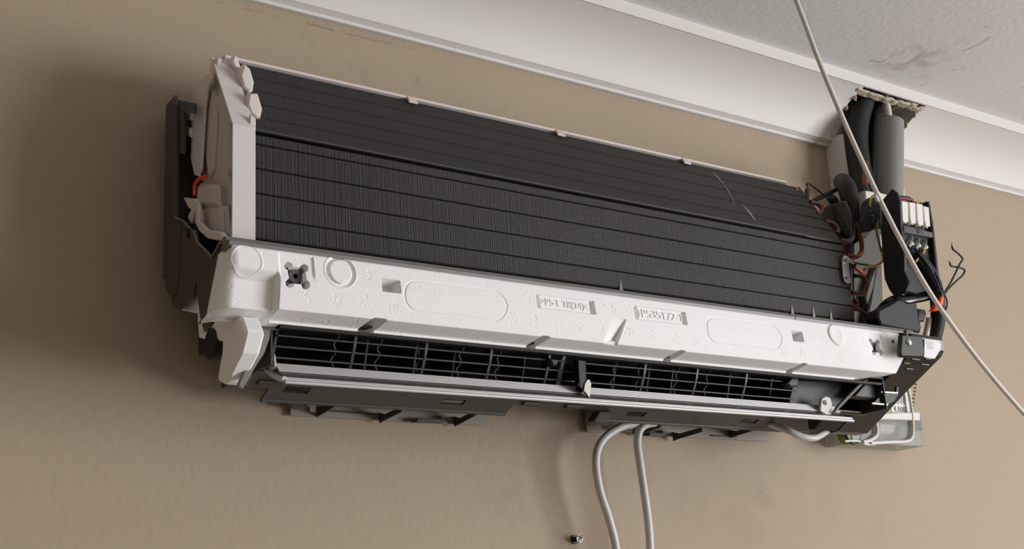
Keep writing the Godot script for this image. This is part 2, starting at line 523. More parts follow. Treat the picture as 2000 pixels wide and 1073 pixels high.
func make_room() -> void:
	var st := begin()
	plate(st, Vector3(ROOM_L, FLOOR, 0), Vector3.RIGHT, Vector3.UP, ROOM_R - ROOM_L, CEIL - FLOOR + 0.3, [], 0.1)
	struct("wall_back", st, M.wall, "beige painted wall behind the air conditioner")
	st = begin()
	plate(st, Vector3(ROOM_L, CEIL, 0), Vector3.RIGHT, Vector3.BACK, ROOM_R - ROOM_L, ROOM_F, [Rect2(0.945 - ROOM_L, -0.001, 0.115, 0.066)], 0.012)
	struct("ceiling", st, M.ceiling, "off-white painted ceiling with a pinkish smudge")
	st = begin()
	span(st, Vector3(0.90, CEIL + 0.16, 0.0), Vector3(1.10, CEIL + 0.17, 0.12))
	span(st, Vector3(0.90, CEIL + 0.0125, 0.0), Vector3(0.91, CEIL + 0.16, 0.12))
	span(st, Vector3(1.09, CEIL + 0.0125, 0.0), Vector3(1.10, CEIL + 0.16, 0.12))
	span(st, Vector3(0.91, CEIL + 0.0125, 0.11), Vector3(1.09, CEIL + 0.16, 0.12))
	struct("trim_4", st, M.void_wood, "dark timber framing inside the hole above the ceiling")
	st = begin()
	plate(st, Vector3(ROOM_R, FLOOR, 0), Vector3.BACK, Vector3.UP, ROOM_F, CEIL - FLOOR, [Rect2(1.20, 0.90, 2.2, 1.35)], 0.1)
	struct("wall_right", st, M.plain_wall, "beige side wall with the window")
	st = begin()
	plate(st, Vector3(ROOM_L, FLOOR, 0), Vector3.UP, Vector3.BACK, CEIL - FLOOR, ROOM_F, [], 0.1)
	struct("wall_left", st, M.plain_wall, "beige side wall away from the window")
	st = begin()
	plate(st, Vector3(ROOM_L, FLOOR, ROOM_F), Vector3.UP, Vector3.RIGHT, CEIL - FLOOR, ROOM_R - ROOM_L, [], 0.1)
	struct("wall_front", st, M.plain_wall, "beige wall opposite the air conditioner")
	st = begin()
	plate(st, Vector3(ROOM_L, FLOOR, 0), Vector3.BACK, Vector3.RIGHT, ROOM_F, ROOM_R - ROOM_L, [], 0.1)
	struct("floor", st, M.floor, "brown floor of the room")
	# window
	st = begin()
	var z0 := 1.20
	var z1 := 3.40
	var y0 := FLOOR + 0.90
	var y1 := FLOOR + 2.25
	for s in [[z0, z0 + 0.05, y0, y1], [z1 - 0.05, z1, y0, y1], [z0 + 0.05, z1 - 0.05, y0, y0 + 0.05], [z0 + 0.05, z1 - 0.05, y1 - 0.05, y1], [2.275, 2.325, y0 + 0.05, y1 - 0.05]]:
		span(st, Vector3(ROOM_R + 0.02, s[2], s[0]), Vector3(ROOM_R + 0.07, s[3], s[1]), 0.003)
	var w := struct("window_1", st, M.frame, "white framed window in the side wall")
	for s in [[z0 + 0.05, 2.275], [2.325, z1 - 0.05]]:
		st = begin()
		span(st, Vector3(ROOM_R + 0.043, y0 + 0.05, s[0]), Vector3(ROOM_R + 0.047, y1 - 0.05, s[1]))
		obj("pane", st, M.glass, w)
	# cornice: bead, cove, square edge against the ceiling
	var prof := [Vector2(0.3205, 0.0), Vector2(0.3203, 0.0052), Vector2(0.3208, 0.0062), Vector2(0.3236, 0.0066), Vector2(0.3262, 0.0122), Vector2(0.3268, 0.0138)]
	var a := Vector2(0.3278, 0.0140)
	var b := Vector2(0.3796, 0.0775)
	var c := Vector2(0.3670, 0.0300)
	for k in 25:
		var t := k / 24.0
		prof.append(a * (1 - t) * (1 - t) + c * 2 * t * (1 - t) + b * t * t)
	prof.append_array([Vector2(0.3792, 0.0795), Vector2(0.3800, 0.0802), Vector2(CEIL, 0.0802), Vector2(CEIL, 0.0)])
	st = begin()
	sweep_x(st, prof, ROOM_L, 0.9335, 6, 30)
	struct("trim_1", st, M.cornice, "white coved cornice running up to the broken hole")
	st = begin()
	sweep_x(st, prof, 1.064, ROOM_R, 6, 30)
	struct("trim_2", st, M.cornice, "white coved cornice beyond the broken hole")
	st = begin()
	sweep_x(st, [Vector2(0.3792, 0.0770), Vector2(0.3792, 0.0795), Vector2(0.3800, 0.0802), Vector2(CEIL, 0.0802), Vector2(CEIL, 0.066), Vector2(0.386, 0.066)], 0.9335, 1.064)
	var band := struct("trim_3", st, M.cornice, "square upper edge of the cornice left above the hole")
	# torn plaster along the cut
	var rng := RandomNumberGenerator.new()
	rng.seed = 71
	for k in 15:
		st = begin()
		var x := 0.930 + k * 0.0094
		var y := 0.3785 - rng.randf_range(0.0, 0.003)
		var z := 0.0735 + rng.randf_range(-0.003, 0.002)
		var pts := []
		for q in 7:
			var an := TAU * q / 7.0 + rng.randf_range(-0.3, 0.3)
			var r := rng.randf_range(0.0032, 0.0062)
			pts.append(Vector3(x + cos(an) * r * 1.5, y + sin(an) * r * 0.5, z))
		prism(st, pts, Vector3(rng.randf_range(-0.002, 0.002), rng.randf_range(-0.002, 0.002), -0.011), 0.001)
		obj("plaster_fragment", st, M.plaster, band)
	# jagged skin of plaster hanging at the ends of the cut
	for s in [[0.9345, 1.0], [1.0615, -1.0]]:
		for k in 5:
			st = begin()
			var t := (k + 0.5) / 5.0
			var yy := lerpf(0.334, 0.376, t)
			var zz := lerpf(0.012, 0.070, t * t * 0.5 + t * 0.5)
			var pts := []
			for q in 6:
				var an := TAU * q / 6.0 + rng.randf_range(-0.4, 0.4)
				var r := rng.randf_range(0.003, 0.0065)
				pts.append(Vector3(s[0] - 0.001 * s[1], yy + sin(an) * r, zz - 0.0035 + cos(an) * r * 0.7))
			prism(st, pts, Vector3(0.0025 * s[1], 0, 0), 0.0004)
			obj("plaster_fragment", st, M.plaster, band)

# ------------------------------------------------------------------ polystyrene panel
var fx0 := -0.010
var fstep := 0.0005
var fnx := 1541
var frow: Array = []      # (y, z, ny, nz) of every row of the undisturbed panel
var fdisp := PackedFloat32Array()
var fsunk := PackedFloat32Array()   # the same, straight towards the wall
func foam_stamp(cx: float, cy: float, rx: float, ry: float, f: Callable) -> void:
	var i0: int = max(0, int((cx - rx - fx0) / fstep))
	var i1: int = min(fnx - 1, int((cx + rx - fx0) / fstep) + 1)
	for j in frow.size():
		var dy: float = frow[j][0] - cy
		if abs(dy) > ry: continue
		for i in range(i0, i1 + 1):
			var k := j * fnx + i
			fdisp[k] = f.call(fx0 + i * fstep - cx, dy, fdisp[k])
func groove(d: float, at: float, half: float) -> float:
	return clamp(1.0 - abs(d - at) / half, 0.0, 1.0)
func pill(dx: float, dy: float, hx: float, r: float) -> float:
	var qx: float = max(abs(dx) - hx, 0.0)
	return sqrt(qx * qx + dy * dy) - r
func make_foam(parent: Node) -> void:
	# rows
	var key := [Vector2(0.0, 0.2), Vector2(-0.0228, 0.2032), Vector2(-0.0458, 0.1992), Vector2(-0.0496, 0.1805), Vector2(-0.0517, 0.1805)]
	var nseg := [46, 46, 16, 4]
	var ys := []
	for s in 4:
		for k in nseg[s]:
			ys.append(key[s].lerp(key[s + 1], float(k) / nseg[s]))
	ys.append(key[4])
	var nj := ys.size()
	for j in nj:
		var d: Vector2 = (ys[min(j + 2, nj - 1)] - ys[max(j - 2, 0)]).normalized()
		frow.append([ys[j].x, ys[j].y, d.y, -d.x])
	fdisp.resize(nj * fnx)
	fdisp.fill(0.0)
	fsunk.resize(nj * fnx)
	fsunk.fill(0.0)
	var P := func(u: float, v: float) -> Vector2:
		var p := on_z(u, v, 0.2015)
		return Vector2(p.x, p.y)
	# sunk lower left field and its sloping upper end
	for j in nj:
		var y: float = frow[j][0]
		for i in 110:
			var x := fx0 + i * fstep
			var edge := 0.0355 - (y + 0.02) * 0.02
			var inx: float = clamp((edge - x) / 0.0022, 0.0, 1.0)
			var iny := smoothstep(-0.0165, -0.0255, y)
			fsunk[j * fnx + i] += 0.0085 * inx * iny
			if x < 0.004:
				var q: float = (0.004 - x) / 0.0125
				fsunk[j * fnx + i] += 0.012 * q * q
	# round and pill shaped rings pressed by the mould
	var c: Vector2 = P.call(482.5, 508)
	foam_stamp(c.x, c.y, 0.014, 0.014, func(dx, dy, o): return o + 0.0006 * groove(sqrt(dx * dx + dy * dy), 0.0118, 0.0009))
	c = P.call(665, 531)
	foam_stamp(c.x, c.y, 0.016, 0.016, func(dx, dy, o):
		var d := sqrt(dx * dx + dy * dy)
		return o + 0.0005 * groove(d, 0.0134, 0.0012) - (0.0016 * smoothstep(0.0132, 0.0118, d) if d > 0.0098 else -0.0004 * smoothstep(0.0098, 0.0088, d)))
	c = P.call(1632, 655)
	foam_stamp(c.x, c.y, 0.014, 0.014, func(dx, dy, o):
		var d := sqrt(dx * dx + dy * dy)
		return o + 0.0014 * smoothstep(0.0118, 0.0105, d) * (1.0 - 0.3 * smoothstep(0.008, 0.004, d)))
	c = P.call(1738, 663)
	foam_stamp(c.x, c.y, 0.012, 0.012, func(dx, dy, o): return o + 0.0005 * groove(sqrt(dx * dx + dy * dy), 0.0100, 0.0008))
	for q in [[789, 576, 988, 599], [1379, 644, 1524, 660]]:
		var a: Vector2 = P.call(q[0], q[1])
		var b: Vector2 = P.call(q[2], q[3])
		var m := (a + b) * 0.5
		var hx := (b.x - a.x) * 0.5 - 0.0128
		foam_stamp(m.x, m.y, hx + 0.016, 0.016, func(dx, dy, o): return o - 0.0008 * groove(pill(dx, dy, hx, 0.0), 0.0128, 0.0009))
	# rectangular windows, sunk name fields
	for q in [[744.6, 548, 780, 571, 0.013], [1545, 649.5, 1567, 666.6, 0.013], [1047, 577, 1161, 612, 0.0018], [1238, 600, 1340, 632, 0.0018]]:
		var a: Vector2 = P.call(q[0], q[1])
		var b: Vector2 = P.call(q[2], q[3])
		var m := (a + b) * 0.5
		var hx := (b.x - a.x) * 0.5
		var hy := 0.0062 if q[4] < 0.01 else 0.0050
		var deep: float = q[4]
		foam_stamp(m.x, m.y, hx + 0.002, hy + 0.002, func(dx, dy, o):
			var d: float = max(abs(dx) - hx, abs(dy) - hy)
			var k: float = smoothstep(0.0004, -0.0004, d)
			if deep < 0.01 and abs(dx) > hx - 0.004: k *= 2.0
			return o - deep * k)
	# cross shaped openings with a sunk square round them
	for q in [[580, 538, 0.0090], [1710.6, 678, 0.0080]]:
		c = P.call(q[0], q[1])
		var h: float = q[2]
		foam_stamp(c.x, c.y, 0.018, 0.018, func(dx, dy, o):
			var sq: float = max(abs(dx), abs(dy) * 0.85) - h * 1.55
			var r: float = o - 0.0013 * smoothstep(0.0006, -0.0006, sq) * smoothstep(-0.006, 0.004, dy)
			var d1: float = max(abs(dx), abs(dy)) - h * 0.74
			var d2: float = sqrt(pow(abs(dx) - h * 0.72, 2.0) + pow(abs(dy) - h * 0.78, 2.0)) - h * 0.32
			return r - 0.016 * smoothstep(0.0003, -0.0003, min(d1, d2)))
	# slanting pocket in the lower face
	c = P.call(1201, 646)
	foam_stamp(c.x, -0.0345, 0.020, 0.0130, func(dx, dy, o):
		var s: float = dx - dy * 0.42
		if s < -0.0080 or s > 0.0080: return o
		var down: float = clamp((0.0118 - dy) / 0.0225, 0.0, 1.0)
		var k: float = smoothstep(0.0122, 0.0112, dy) * smoothstep(-0.0118, -0.0108, dy) * (0.12 + 0.88 * down)
		return o - 0.0075 * k * clamp((s + 0.0080) / 0.0150, 0.08, 1.0) * smoothstep(0.0080, 0.0074, s))
	# notches through the lower edge
	for q in [[738, 642, 1.4], [1064, 674, 1.0], [1332, 702, 0.9], [1572, 726, 0.9]]:
		c = P.call(q[0], q[1])
		var kk: float = q[2]
		foam_stamp(c.x, -0.0484, 0.014, 0.0050, func(dx, dy, o):
			var s: float = abs(dx - 0.002 - dy * 0.55)
			return o - 0.0075 * kk * smoothstep(0.0052 * kk, 0.0022 * kk, s) * smoothstep(0.0042, -0.001, dy))
	# bead marks
	var rng := RandomNumberGenerator.new()
	rng.seed = 23
	var big := []
	var few := []
	for q in [[460, 498], [722, 530], [975, 560], [1220, 570], [1460, 618], [1245, 360]]:
		big.append([440 + q[0] / 4.47, 460 + q[1] / 4.47])
	for q in [[1050, 360], [905, 560], [1115, 585], [1315, 610], [1510, 628], [1695, 650], [1715, 450], [1930, 475], [1945, 680]]:
		big.append([800 + q[0] / 4.545, 500 + q[1] / 4.545])
	for q in [[230, 425], [440, 450], [655, 475], [850, 490], [815, 285], [1690, 370], [1875, 395], [1665, 590], [1830, 605]]:
		big.append([1180 + q[0] / 4.76, 560 + q[1] / 4.76])
	for q in [[570, 300], [900, 280], [1030, 380], [150, 470], [360, 490], [570, 500], [780, 520], [940, 545], [1100, 590]]:
		big.append([1500 + q[0] / 5.55, 600 + q[1] / 5.55])
	for q in [[350, 155], [610, 175], [805, 215], [435, 305], [815, 355], [1360, 275], [1525, 305], [1680, 325], [90, 430], [230, 535], [125, 540], [1665, 455], [1605, 680], [1740, 700], [465, 672], [740, 700], [975, 722], [1195, 745], [1440, 775], [1640, 800]]:
		few.append([440 + q[0] / 4.47, 460 + q[1] / 4.47])
	for q in [[70, 150], [225, 170], [385, 195], [530, 215], [680, 235], [845, 262], [60, 275], [270, 305], [548, 340], [745, 370], [905, 390], [135, 525], [295, 545], [460, 565], [625, 578], [765, 595], [295, 665], [520, 690], [705, 710], [890, 735], [1075, 750], [1300, 770]]:
		few.append([800 + q[0] / 4.545, 500 + q[1] / 4.545])
	for q in [[920, 225], [1045, 245], [1160, 262], [1285, 275], [1400, 285], [1520, 303], [1035, 355], [1190, 375], [945, 550], [1060, 570], [1210, 590], [1320, 600], [1440, 615], [1540, 625], [130, 580], [300, 600], [490, 620]]:
		few.append([1180 + q[0] / 4.76, 560 + q[1] / 4.76])
	for set_ in [[big, 0.0052, 46], [few, 0.0026, 7]]:
		for q in set_[0]:
			c = P.call(q[0], q[1])
			for k in set_[2]:
				var an := rng.randf() * TAU
				var r: float = set_[1] * sqrt(rng.randf())
				var s := -1.0 if rng.randf() < 0.7 else 0.8
				foam_stamp(c.x + cos(an) * r, c.y + sin(an) * r, 0.0009, 0.0009, func(dx, dy, o):
					return o + s * 0.00026 * max(0.0, 1.0 - sqrt(dx * dx + dy * dy) / 0.0008))
	# mesh
	var pos := PackedVector3Array()
	pos.resize(nj * fnx)
	for j in nj:
		var y: float = frow[j][0]
		var z: float = frow[j][1]
		var ny: float = frow[j][2]
		var nz: float = frow[j][3]
		var xl := lerpf(0.0, -0.0085, clamp(-y / 0.045, 0.0, 1.0))
		var xr := 0.7605
		if y < -0.026: xr = lerpf(0.7605, 0.746, clamp((-0.026 - y) / 0.0195, 0.0, 1.0))
		if y < -0.0455: xr = lerpf(0.742, 0.7, clamp((-0.0455 - y) / 0.005, 0.0, 1.0))
		var top: float = 1.0 if j > 3 else (j / 4.0)
		for i in fnx:
			var d := fdisp[j * fnx + i]
			var x: float = clamp(fx0 + i * fstep, xl, xr)
			pos[j * fnx + i] = Vector3(x, y + ny * d, z + nz * d - fsunk[j * fnx + i] - (1.0 - top) * (1.0 - top) * 0.0018)
	var nrm := PackedVector3Array()
	nrm.resize(nj * fnx)
	for j in nj:
		for i in fnx:
			var dx := pos[j * fnx + min(i + 1, fnx - 1)] - pos[j * fnx + max(i - 1, 0)]
			var dy := pos[max(j - 1, 0) * fnx + i] - pos[min(j + 1, nj - 1) * fnx + i]
			var n := dx.cross(dy)
			nrm[j * fnx + i] = n.normalized() if n.length_squared() > 1e-16 else Vector3(0, 0, 1)
	var ind := PackedInt32Array()
	for j in nj - 1:
		for i in fnx - 1:
			var a := j * fnx + i
			if pos[a].is_equal_approx(pos[a + 1]) and pos[a + fnx].is_equal_approx(pos[a + fnx + 1]): continue
			ind.append_array(PackedInt32Array([a, a + 1, a + fnx, a + 1, a + fnx + 1, a + fnx]))
	var arr := []
	arr.resize(Mesh.ARRAY_MAX)
	arr[Mesh.ARRAY_VERTEX] = pos
	arr[Mesh.ARRAY_NORMAL] = nrm
	arr[Mesh.ARRAY_INDEX] = ind
	var am := ArrayMesh.new()
	am.add_surface_from_arrays(Mesh.PRIMITIVE_TRIANGLES, arr)
	# the sides that lead back from the front
	var st := begin()
	for j in nj - 1:
		for e in [[0, 0.172], [fnx - 1, 0.165]]:
			var p := pos[j * fnx + e[0]]
			var q := pos[(j + 1) * fnx + e[0]]
			quad(st, p, q, Vector3(q.x, q.y, e[1]), Vector3(p.x, p.y, e[1]))
	for i in range(0, fnx - 4, 4):
		var p := pos[i]
		var q := pos[i + 4]
		quad(st, p, q, Vector3(q.x, q.y, 0.172), Vector3(p.x, p.y, 0.172))
		p = pos[(nj - 1) * fnx + i]
		q = pos[(nj - 1) * fnx + i + 4]
		quad(st, p, q, Vector3(q.x, q.y, 0.168), Vector3(p.x, p.y, 0.168))
	st.generate_normals()
	st.commit(am)
	var foam := obj_mesh("foam_panel", am, M.foam, parent)
	foam.set_meta("label", "white polystyrene panel with moulded marks")
	# moulded lettering
	for q in [[1104, 594.5, ">PS-E TR(14)<", 0.0062], [1290, 616.5, "1P535172-1", 0.0078]]:
		var p := on_z(q[0], q[1], 0.2010)
		text("lettering", q[2], q[3], Vector3(p.x, p.y, 0.2004), Vector3.RIGHT, Vector3(0, 0.14, 1), M.foam, foam, 0.0010)
	var p5 := on_z(1201, 602, 0.203)
	text("lettering", "5", 0.0085, Vector3(p5.x, p5.y, 0.2017), Vector3.RIGHT, Vector3(0, 0.14, 1), M.foam, foam, 0.0008)
	# grey bosses seen through the cross shaped openings
	for q in [[580, 538], [1711, 679]]:
		var p := on_z(q[0], q[1], 0.199)
		st = begin()
		hollow(st, Vector3(p.x, p.y, 0.183), Vector3(p.x, p.y, 0.1965), 0.0052, 0.0020, 20)
		for k in 4:
			var an := PI / 4 + k * PI / 2
			box(st, Vector3(p.x + cos(an) * 0.0062, p.y + sin(an) * 0.0062, 0.189), Vector3(0.0055, 0.0018, 0.010), 0.0, Basis(Vector3.BACK, an))
		obj("screw_boss", st, M.casing, foam)
		st = begin()
		span(st, Vector3(p.x - 0.009, p.y - 0.009, 0.180), Vector3(p.x + 0.009, p.y + 0.009, 0.1835))
		obj("boss_base", st, M.side, foam)
	st = begin()
	var pd := on_z(1744, 667, 0.2018)
	tube(st, [pd + Vector3(0, 0, -0.001), pd + Vector3(0, 0, 0.0003)], 0.0021, 14)
	var dot := obj("paint_dot", st, M.green, foam)
	dot.set_meta("label", "small green paint dot")

# ------------------------------------------------------------------ heat exchanger
func faced(v: PackedVector3Array, n: Vector3, a: int, b: int, c: int, d: int) -> PackedInt32Array:
	# Godot's front faces run clockwise
	if (v[c] - v[a]).cross(v[b] - v[a]).dot(n) >= 0.0:
		return PackedInt32Array([a, b, c, a, c, d])
	return PackedInt32Array([a, c, b, a, d, c])
func fin_mesh(prof: Array, back: Array, x0: float, x1: float, pitch: float, th: float, seed_: int) -> ArrayMesh:
	var rng := RandomNumberGenerator.new()
	rng.seed = seed_
	var v := PackedVector3Array()
	var nn := PackedVector3Array()
	var ind := PackedInt32Array()
	var n := prof.size()
	var x := x0
	while x < x1:
		var lean := rng.randf_range(-0.00012, 0.00012)
		for side in 2:
			var sx := x + (th if side == 1 else 0.0)
			var nx := Vector3(1 if side == 1 else -1, 0, 0)
			var s := v.size()
			for k in n:
				v.append(Vector3(sx + lean, prof[k].x, prof[k].y)); nn.append(nx)
				v.append(Vector3(sx, back[k].x, back[k].y)); nn.append(nx)
			for k in n - 1:
				var a := s + k * 2
				ind.append_array(faced(v, nx, a, a + 1, a + 3, a + 2))
		for k in n - 1:
			var d: Vector2 = (prof[k + 1] - prof[k])
			var fn := Vector3(0, -d.y, d.x).normalized() * (1.0 if d.x >= 0.0 else -1.0)
			var s := v.size()
			for q in [prof[k], prof[k + 1]]:
				v.append(Vector3(x + lean, q.x, q.y)); nn.append(fn)
				v.append(Vector3(x + th + lean, q.x, q.y)); nn.append(fn)
			ind.append_array(faced(v, fn, s, s + 1, s + 3, s + 2))
		x += pitch
	var arr := []
	arr.resize(Mesh.ARRAY_MAX)
	arr[Mesh.ARRAY_VERTEX] = v
	arr[Mesh.ARRAY_NORMAL] = nn
	arr[Mesh.ARRAY_INDEX] = ind
	var am := ArrayMesh.new()
	am.add_surface_from_arrays(Mesh.PRIMITIVE_TRIANGLES, arr)
	return am
# front edge from a to b (y, z), stepped back where a row of tubes runs
func fin_edge(a: Vector2, b: Vector2, rows: Array, half: float, deep: float, depth: float) -> Array:
	var d := (b - a).normalized()
	var inward := Vector2(d.y, -d.x)      # towards the wall for an edge that rises
	var len := a.distance_to(b)
	var f := []
	var k := []
	var put := func(s: float, w: float) -> void:
		f.append(a + d * s + inward * w)
		k.append(a + d * s + inward * depth)
	put.call(0.0, 0.0012)
	put.call(0.0012, 0.0)
	for r in rows:
		put.call(r * len - half, 0.0)
		put.call(r * len - half + 0.0003, deep)
		put.call(r * len + half - 0.0004, deep)
		put.call(r * len + half, 0.0)
	put.call(len - 0.0012, 0.0)
	put.call(len, 0.0012)
	return [f, k]
func make_coil(ac: Node) -> void:
	var la := Vector2(0.0262, 0.1450)
	var lb := Vector2(0.1155, 0.1450)
	var ua := Vector2(0.1195, 0.1430)
	var ub := Vector2(0.2040, 0.0925)
	var st := begin()
	# metal core behind the fin edges
	sweep_x(st, [Vector2(0.024, 0.131), Vector2(0.115, 0.131), Vector2(0.197, 0.082), Vector2(0.188, 0.070), Vector2(0.110, 0.118), Vector2(0.024, 0.120)], 0.036, 0.757)
	var coil := obj("heat_exchanger", st, M.core, ac)
	coil.set_meta("label", "dark grey finned heat exchanger coil")
	var e := fin_edge(la, lb, [0.19, 0.425, 0.665, 0.90], 0.0011, 0.0030, 0.0125)
	var m := obj_mesh("cooling_fins", fin_mesh(e[0], e[1], 0.0365, 0.7575, 0.00128, 0.00042, 3), M.fin, coil)
	m.set_meta("kind", "stuff")
	e = fin_edge(ua, ub, [0.2, 0.4, 0.6, 0.8], 0.0011, 0.0028, 0.0125)
	m = obj_mesh("cooling_fins", fin_mesh(e[0], e[1], 0.0365, 0.7575, 0.00128, 0.00042, 4), M.fin, coil)
	m.set_meta("kind", "stuff")
	# lip of the upper slab over the joint
	st = begin()
	sweep_x(st, [Vector2(0.1190, 0.1420), Vector2(0.1190, 0.1440), Vector2(0.1200, 0.1441), Vector2(0.1218, 0.1428), Vector2(0.1216, 0.1400)], 0.0365, 0.7)
	obj("joint_strip", st, M.fin_hood, coil)
	# tubes that run through the fins
	for k in 4:
		st = begin()
		var y := lerpf(la.x, lb.x, [0.19, 0.425, 0.665, 0.90][k])
		tube(st, [Vector3(0.03, y, 0.1375), Vector3(0.762, y, 0.1375)], 0.0034, 10)
		obj("coil_tube", st, M.old_copper, coil)
	for k in 4:
		st = begin()
		var q := ua.lerp(ub, 0.2 + 0.2 * k) + Vector2(-0.0040, -0.0062)
		tube(st, [Vector3(0.03, q.x, q.y), Vector3(0.762, q.x, q.y)], 0.0034, 10)
		obj("coil_tube", st, M.old_copper, coil)
	# end plate on the right
	st = begin()
	var endp := []
	for q in [Vector2(0.0255, 0.1455), Vector2(0.1165, 0.1455), Vector2(0.1195, 0.1435), Vector2(0.2045, 0.0928), Vector2(0.192, 0.074), Vector2(0.112, 0.121), Vector2(0.0255, 0.121)]:
		endp.append(Vector3(0.7578, q.x, q.y))
	prism(st, endp, Vector3(0.0012, 0, 0))
	obj("end_plate", st, M.old_copper, coil)
	# dents where fins were bent
	for q in [[1411, 355, 1436, 400], [1448, 398, 1476, 432], [1391, 336, 1412, 358]]:
		st = begin()
		var pts := []
		var n := Vector3(0, ua.y - ub.y, ub.x - ua.x).normalized()
		for k in 2:
			var d := ray(q[k * 2], q[k * 2 + 1])
			var t: float = n.dot(Vector3(0, ua.x, ua.y) - eye) / n.dot(d)
			pts.append(eye + d * t)
		tube(st, [pts[0], pts[0].lerp(pts[1], 0.5) + n * 0.0002, pts[1]], [0.0003, 0.0016 if q[0] > 1440 else 0.0009, 0.0004], 6, 0.6)
		obj("bent_fin", st, M.steel, coil)
	for u in [1548.0, 1590.0, 1624.0, 1213.0]:
		st = begin()
		var v: float = 640.0 - (1668.0 - u) * 0.139
		var base := on_z(u, v - 8.0, 0.1456)
		for k in 3:
			tri(st, base + Vector3(-0.002 + k * 0.0012, -0.003, 0), base + Vector3(0.0005 + k * 0.0012, -0.003, 0.0006), base + Vector3(-0.001 + k * 0.0006, 0.009 + 0.002 * k, 0.0004))
			tri(st, base + Vector3(-0.002 + k * 0.0012, -0.003, 0), base + Vector3(-0.001 + k * 0.0006, 0.009 + 0.002 * k, 0.0004), base + Vector3(0.0005 + k * 0.0012, -0.003, -0.0006))
		obj("bent_fin", st, M.zinc, coil)
	# white strip along the top with clips
	st = begin()
	sweep_x(st, [Vector2(0.2035, 0.0890), Vector2(0.2045, 0.0952), Vector2(0.2070, 0.0950), Vector2(0.2078, 0.0930), Vector2(0.2075, 0.0850), Vector2(0.2050, 0.0850)], 0.036, 0.735)
	var ts := obj("top_strip", st, M.white_strip, ac)
	for q in [[803, 207], [1092, 269], [1338, 324]]:
		st = begin()
		var p := on_z(q[0], q[1], 0.094)
		var n2 := Vector3(0, 0.0505, 0.0845).normalized()
		box(st, Vector3(p.x, 0.2030, 0.0963), Vector3(0.010, 0.009, 0.0022), 0.0006, Basis(Vector3.RIGHT, -0.53))
		obj("clip", st, M.white_strip, ts)
	# copper return bends on the right
	for q in [[[1668, 539], [1683, 541], [1692, 556], [1688, 571], [1676, 574], [1664, 572]], [[1664, 604], [1678, 606], [1690, 617], [1695, 636]], [[1668, 588], [1674, 592], [1671, 600], [1664, 600]]]:
		st = begin()
		tube(st, smooth(zs(q, 0.134), 6), 0.0027, 12)
		obj("return_bend", st, M.old_copper, coil)
	st = begin()
	tube(st, smooth(z3([[1640, 469, 0.138], [1655, 472, 0.136], [1664, 466, 0.13], [1666, 450, 0.12], [1664, 432, 0.115]]), 6), 0.0028, 12)
	obj("header_pipe", st, M.old_copper, coil)
	st = begin()
	tube(st, smooth(z3([[1652, 500, 0.134], [1672, 502, 0.134], [1682, 494, 0.13], [1683, 475, 0.128], [1676, 445, 0.122]]), 6), 0.0029, 12)
	obj("header_pipe", st, M.copper, coil)
	st = begin()
	tube(st, smooth(z3([[1668, 520, 0.12], [1680, 530, 0.118], [1688, 534, 0.115], [1690, 528, 0.11]]), 6), 0.0030, 10)
	obj("return_bend", st, M.copper, coil)
	# bends of the upper slab
	for q in [[[1582, 395, 0.108], [1596, 398, 0.108], [1606, 408, 0.112], [1602, 417, 0.116], [1594, 418, 0.117]], [[1610, 432, 0.124], [1626, 436, 0.124], [1637, 448, 0.127], [1634, 456, 0.13]], [[1572, 385, 0.1], [1560, 372, 0.095], [1552, 371, 0.094]]]:
		st = begin()
		tube(st, smooth(z3(q), 6), 0.0026, 10)
		obj("return_bend", st, M.old_copper, coil)
	# temperature probe in its pocket
	st = begin()
	tube(st, z3([[1576, 392, 0.10], [1577, 371, 0.10]]), 0.0032, 12)
	var pr := obj("probe_pocket", st, M.brown, coil)
	st = begin()
	tube(st, z3([[1577, 371, 0.10], [1577.5, 364.5, 0.10]]), 0.0017, 10)
	obj("probe_tip", st, M.copper, pr)
	st = begin()
	tube(st, smooth(z3([[1577.5, 365, 0.10], [1576, 360, 0.10], [1580, 359, 0.10], [1590, 366, 0.10], [1600, 374, 0.105], [1612, 384, 0.11], [1622, 390, 0.115]]), 5), 0.0011, 6)
	obj("probe_wire", st, M.rubber, pr)
	# earthing tab
	st = begin()
	prism(st, zs([[1645, 505], [1653, 500], [1658, 512], [1660, 530], [1663, 552], [1657, 555], [1650, 550], [1647, 538]], 0.149), Vector3(0, 0, -0.0012), 0.0003)
	var tab := obj("earth_tab", st, M.steel, coil)
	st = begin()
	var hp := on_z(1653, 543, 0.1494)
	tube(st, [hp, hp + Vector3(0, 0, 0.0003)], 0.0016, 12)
	obj("tab_hole_shade", st, M.black, tab)  # black disc on the tab, shade painted in place of an opening
	st = begin()
	dome(st, on_z(1652, 507, 0.149), Vector3(0, 0, 1), 0.0048, 0.003, 14, 4)
	tube(st, z3([[1652, 507, 0.152], [1667, 513, 0.150]]), 0.0019, 8)
	obj("earth_screw", st, M.steel, tab)

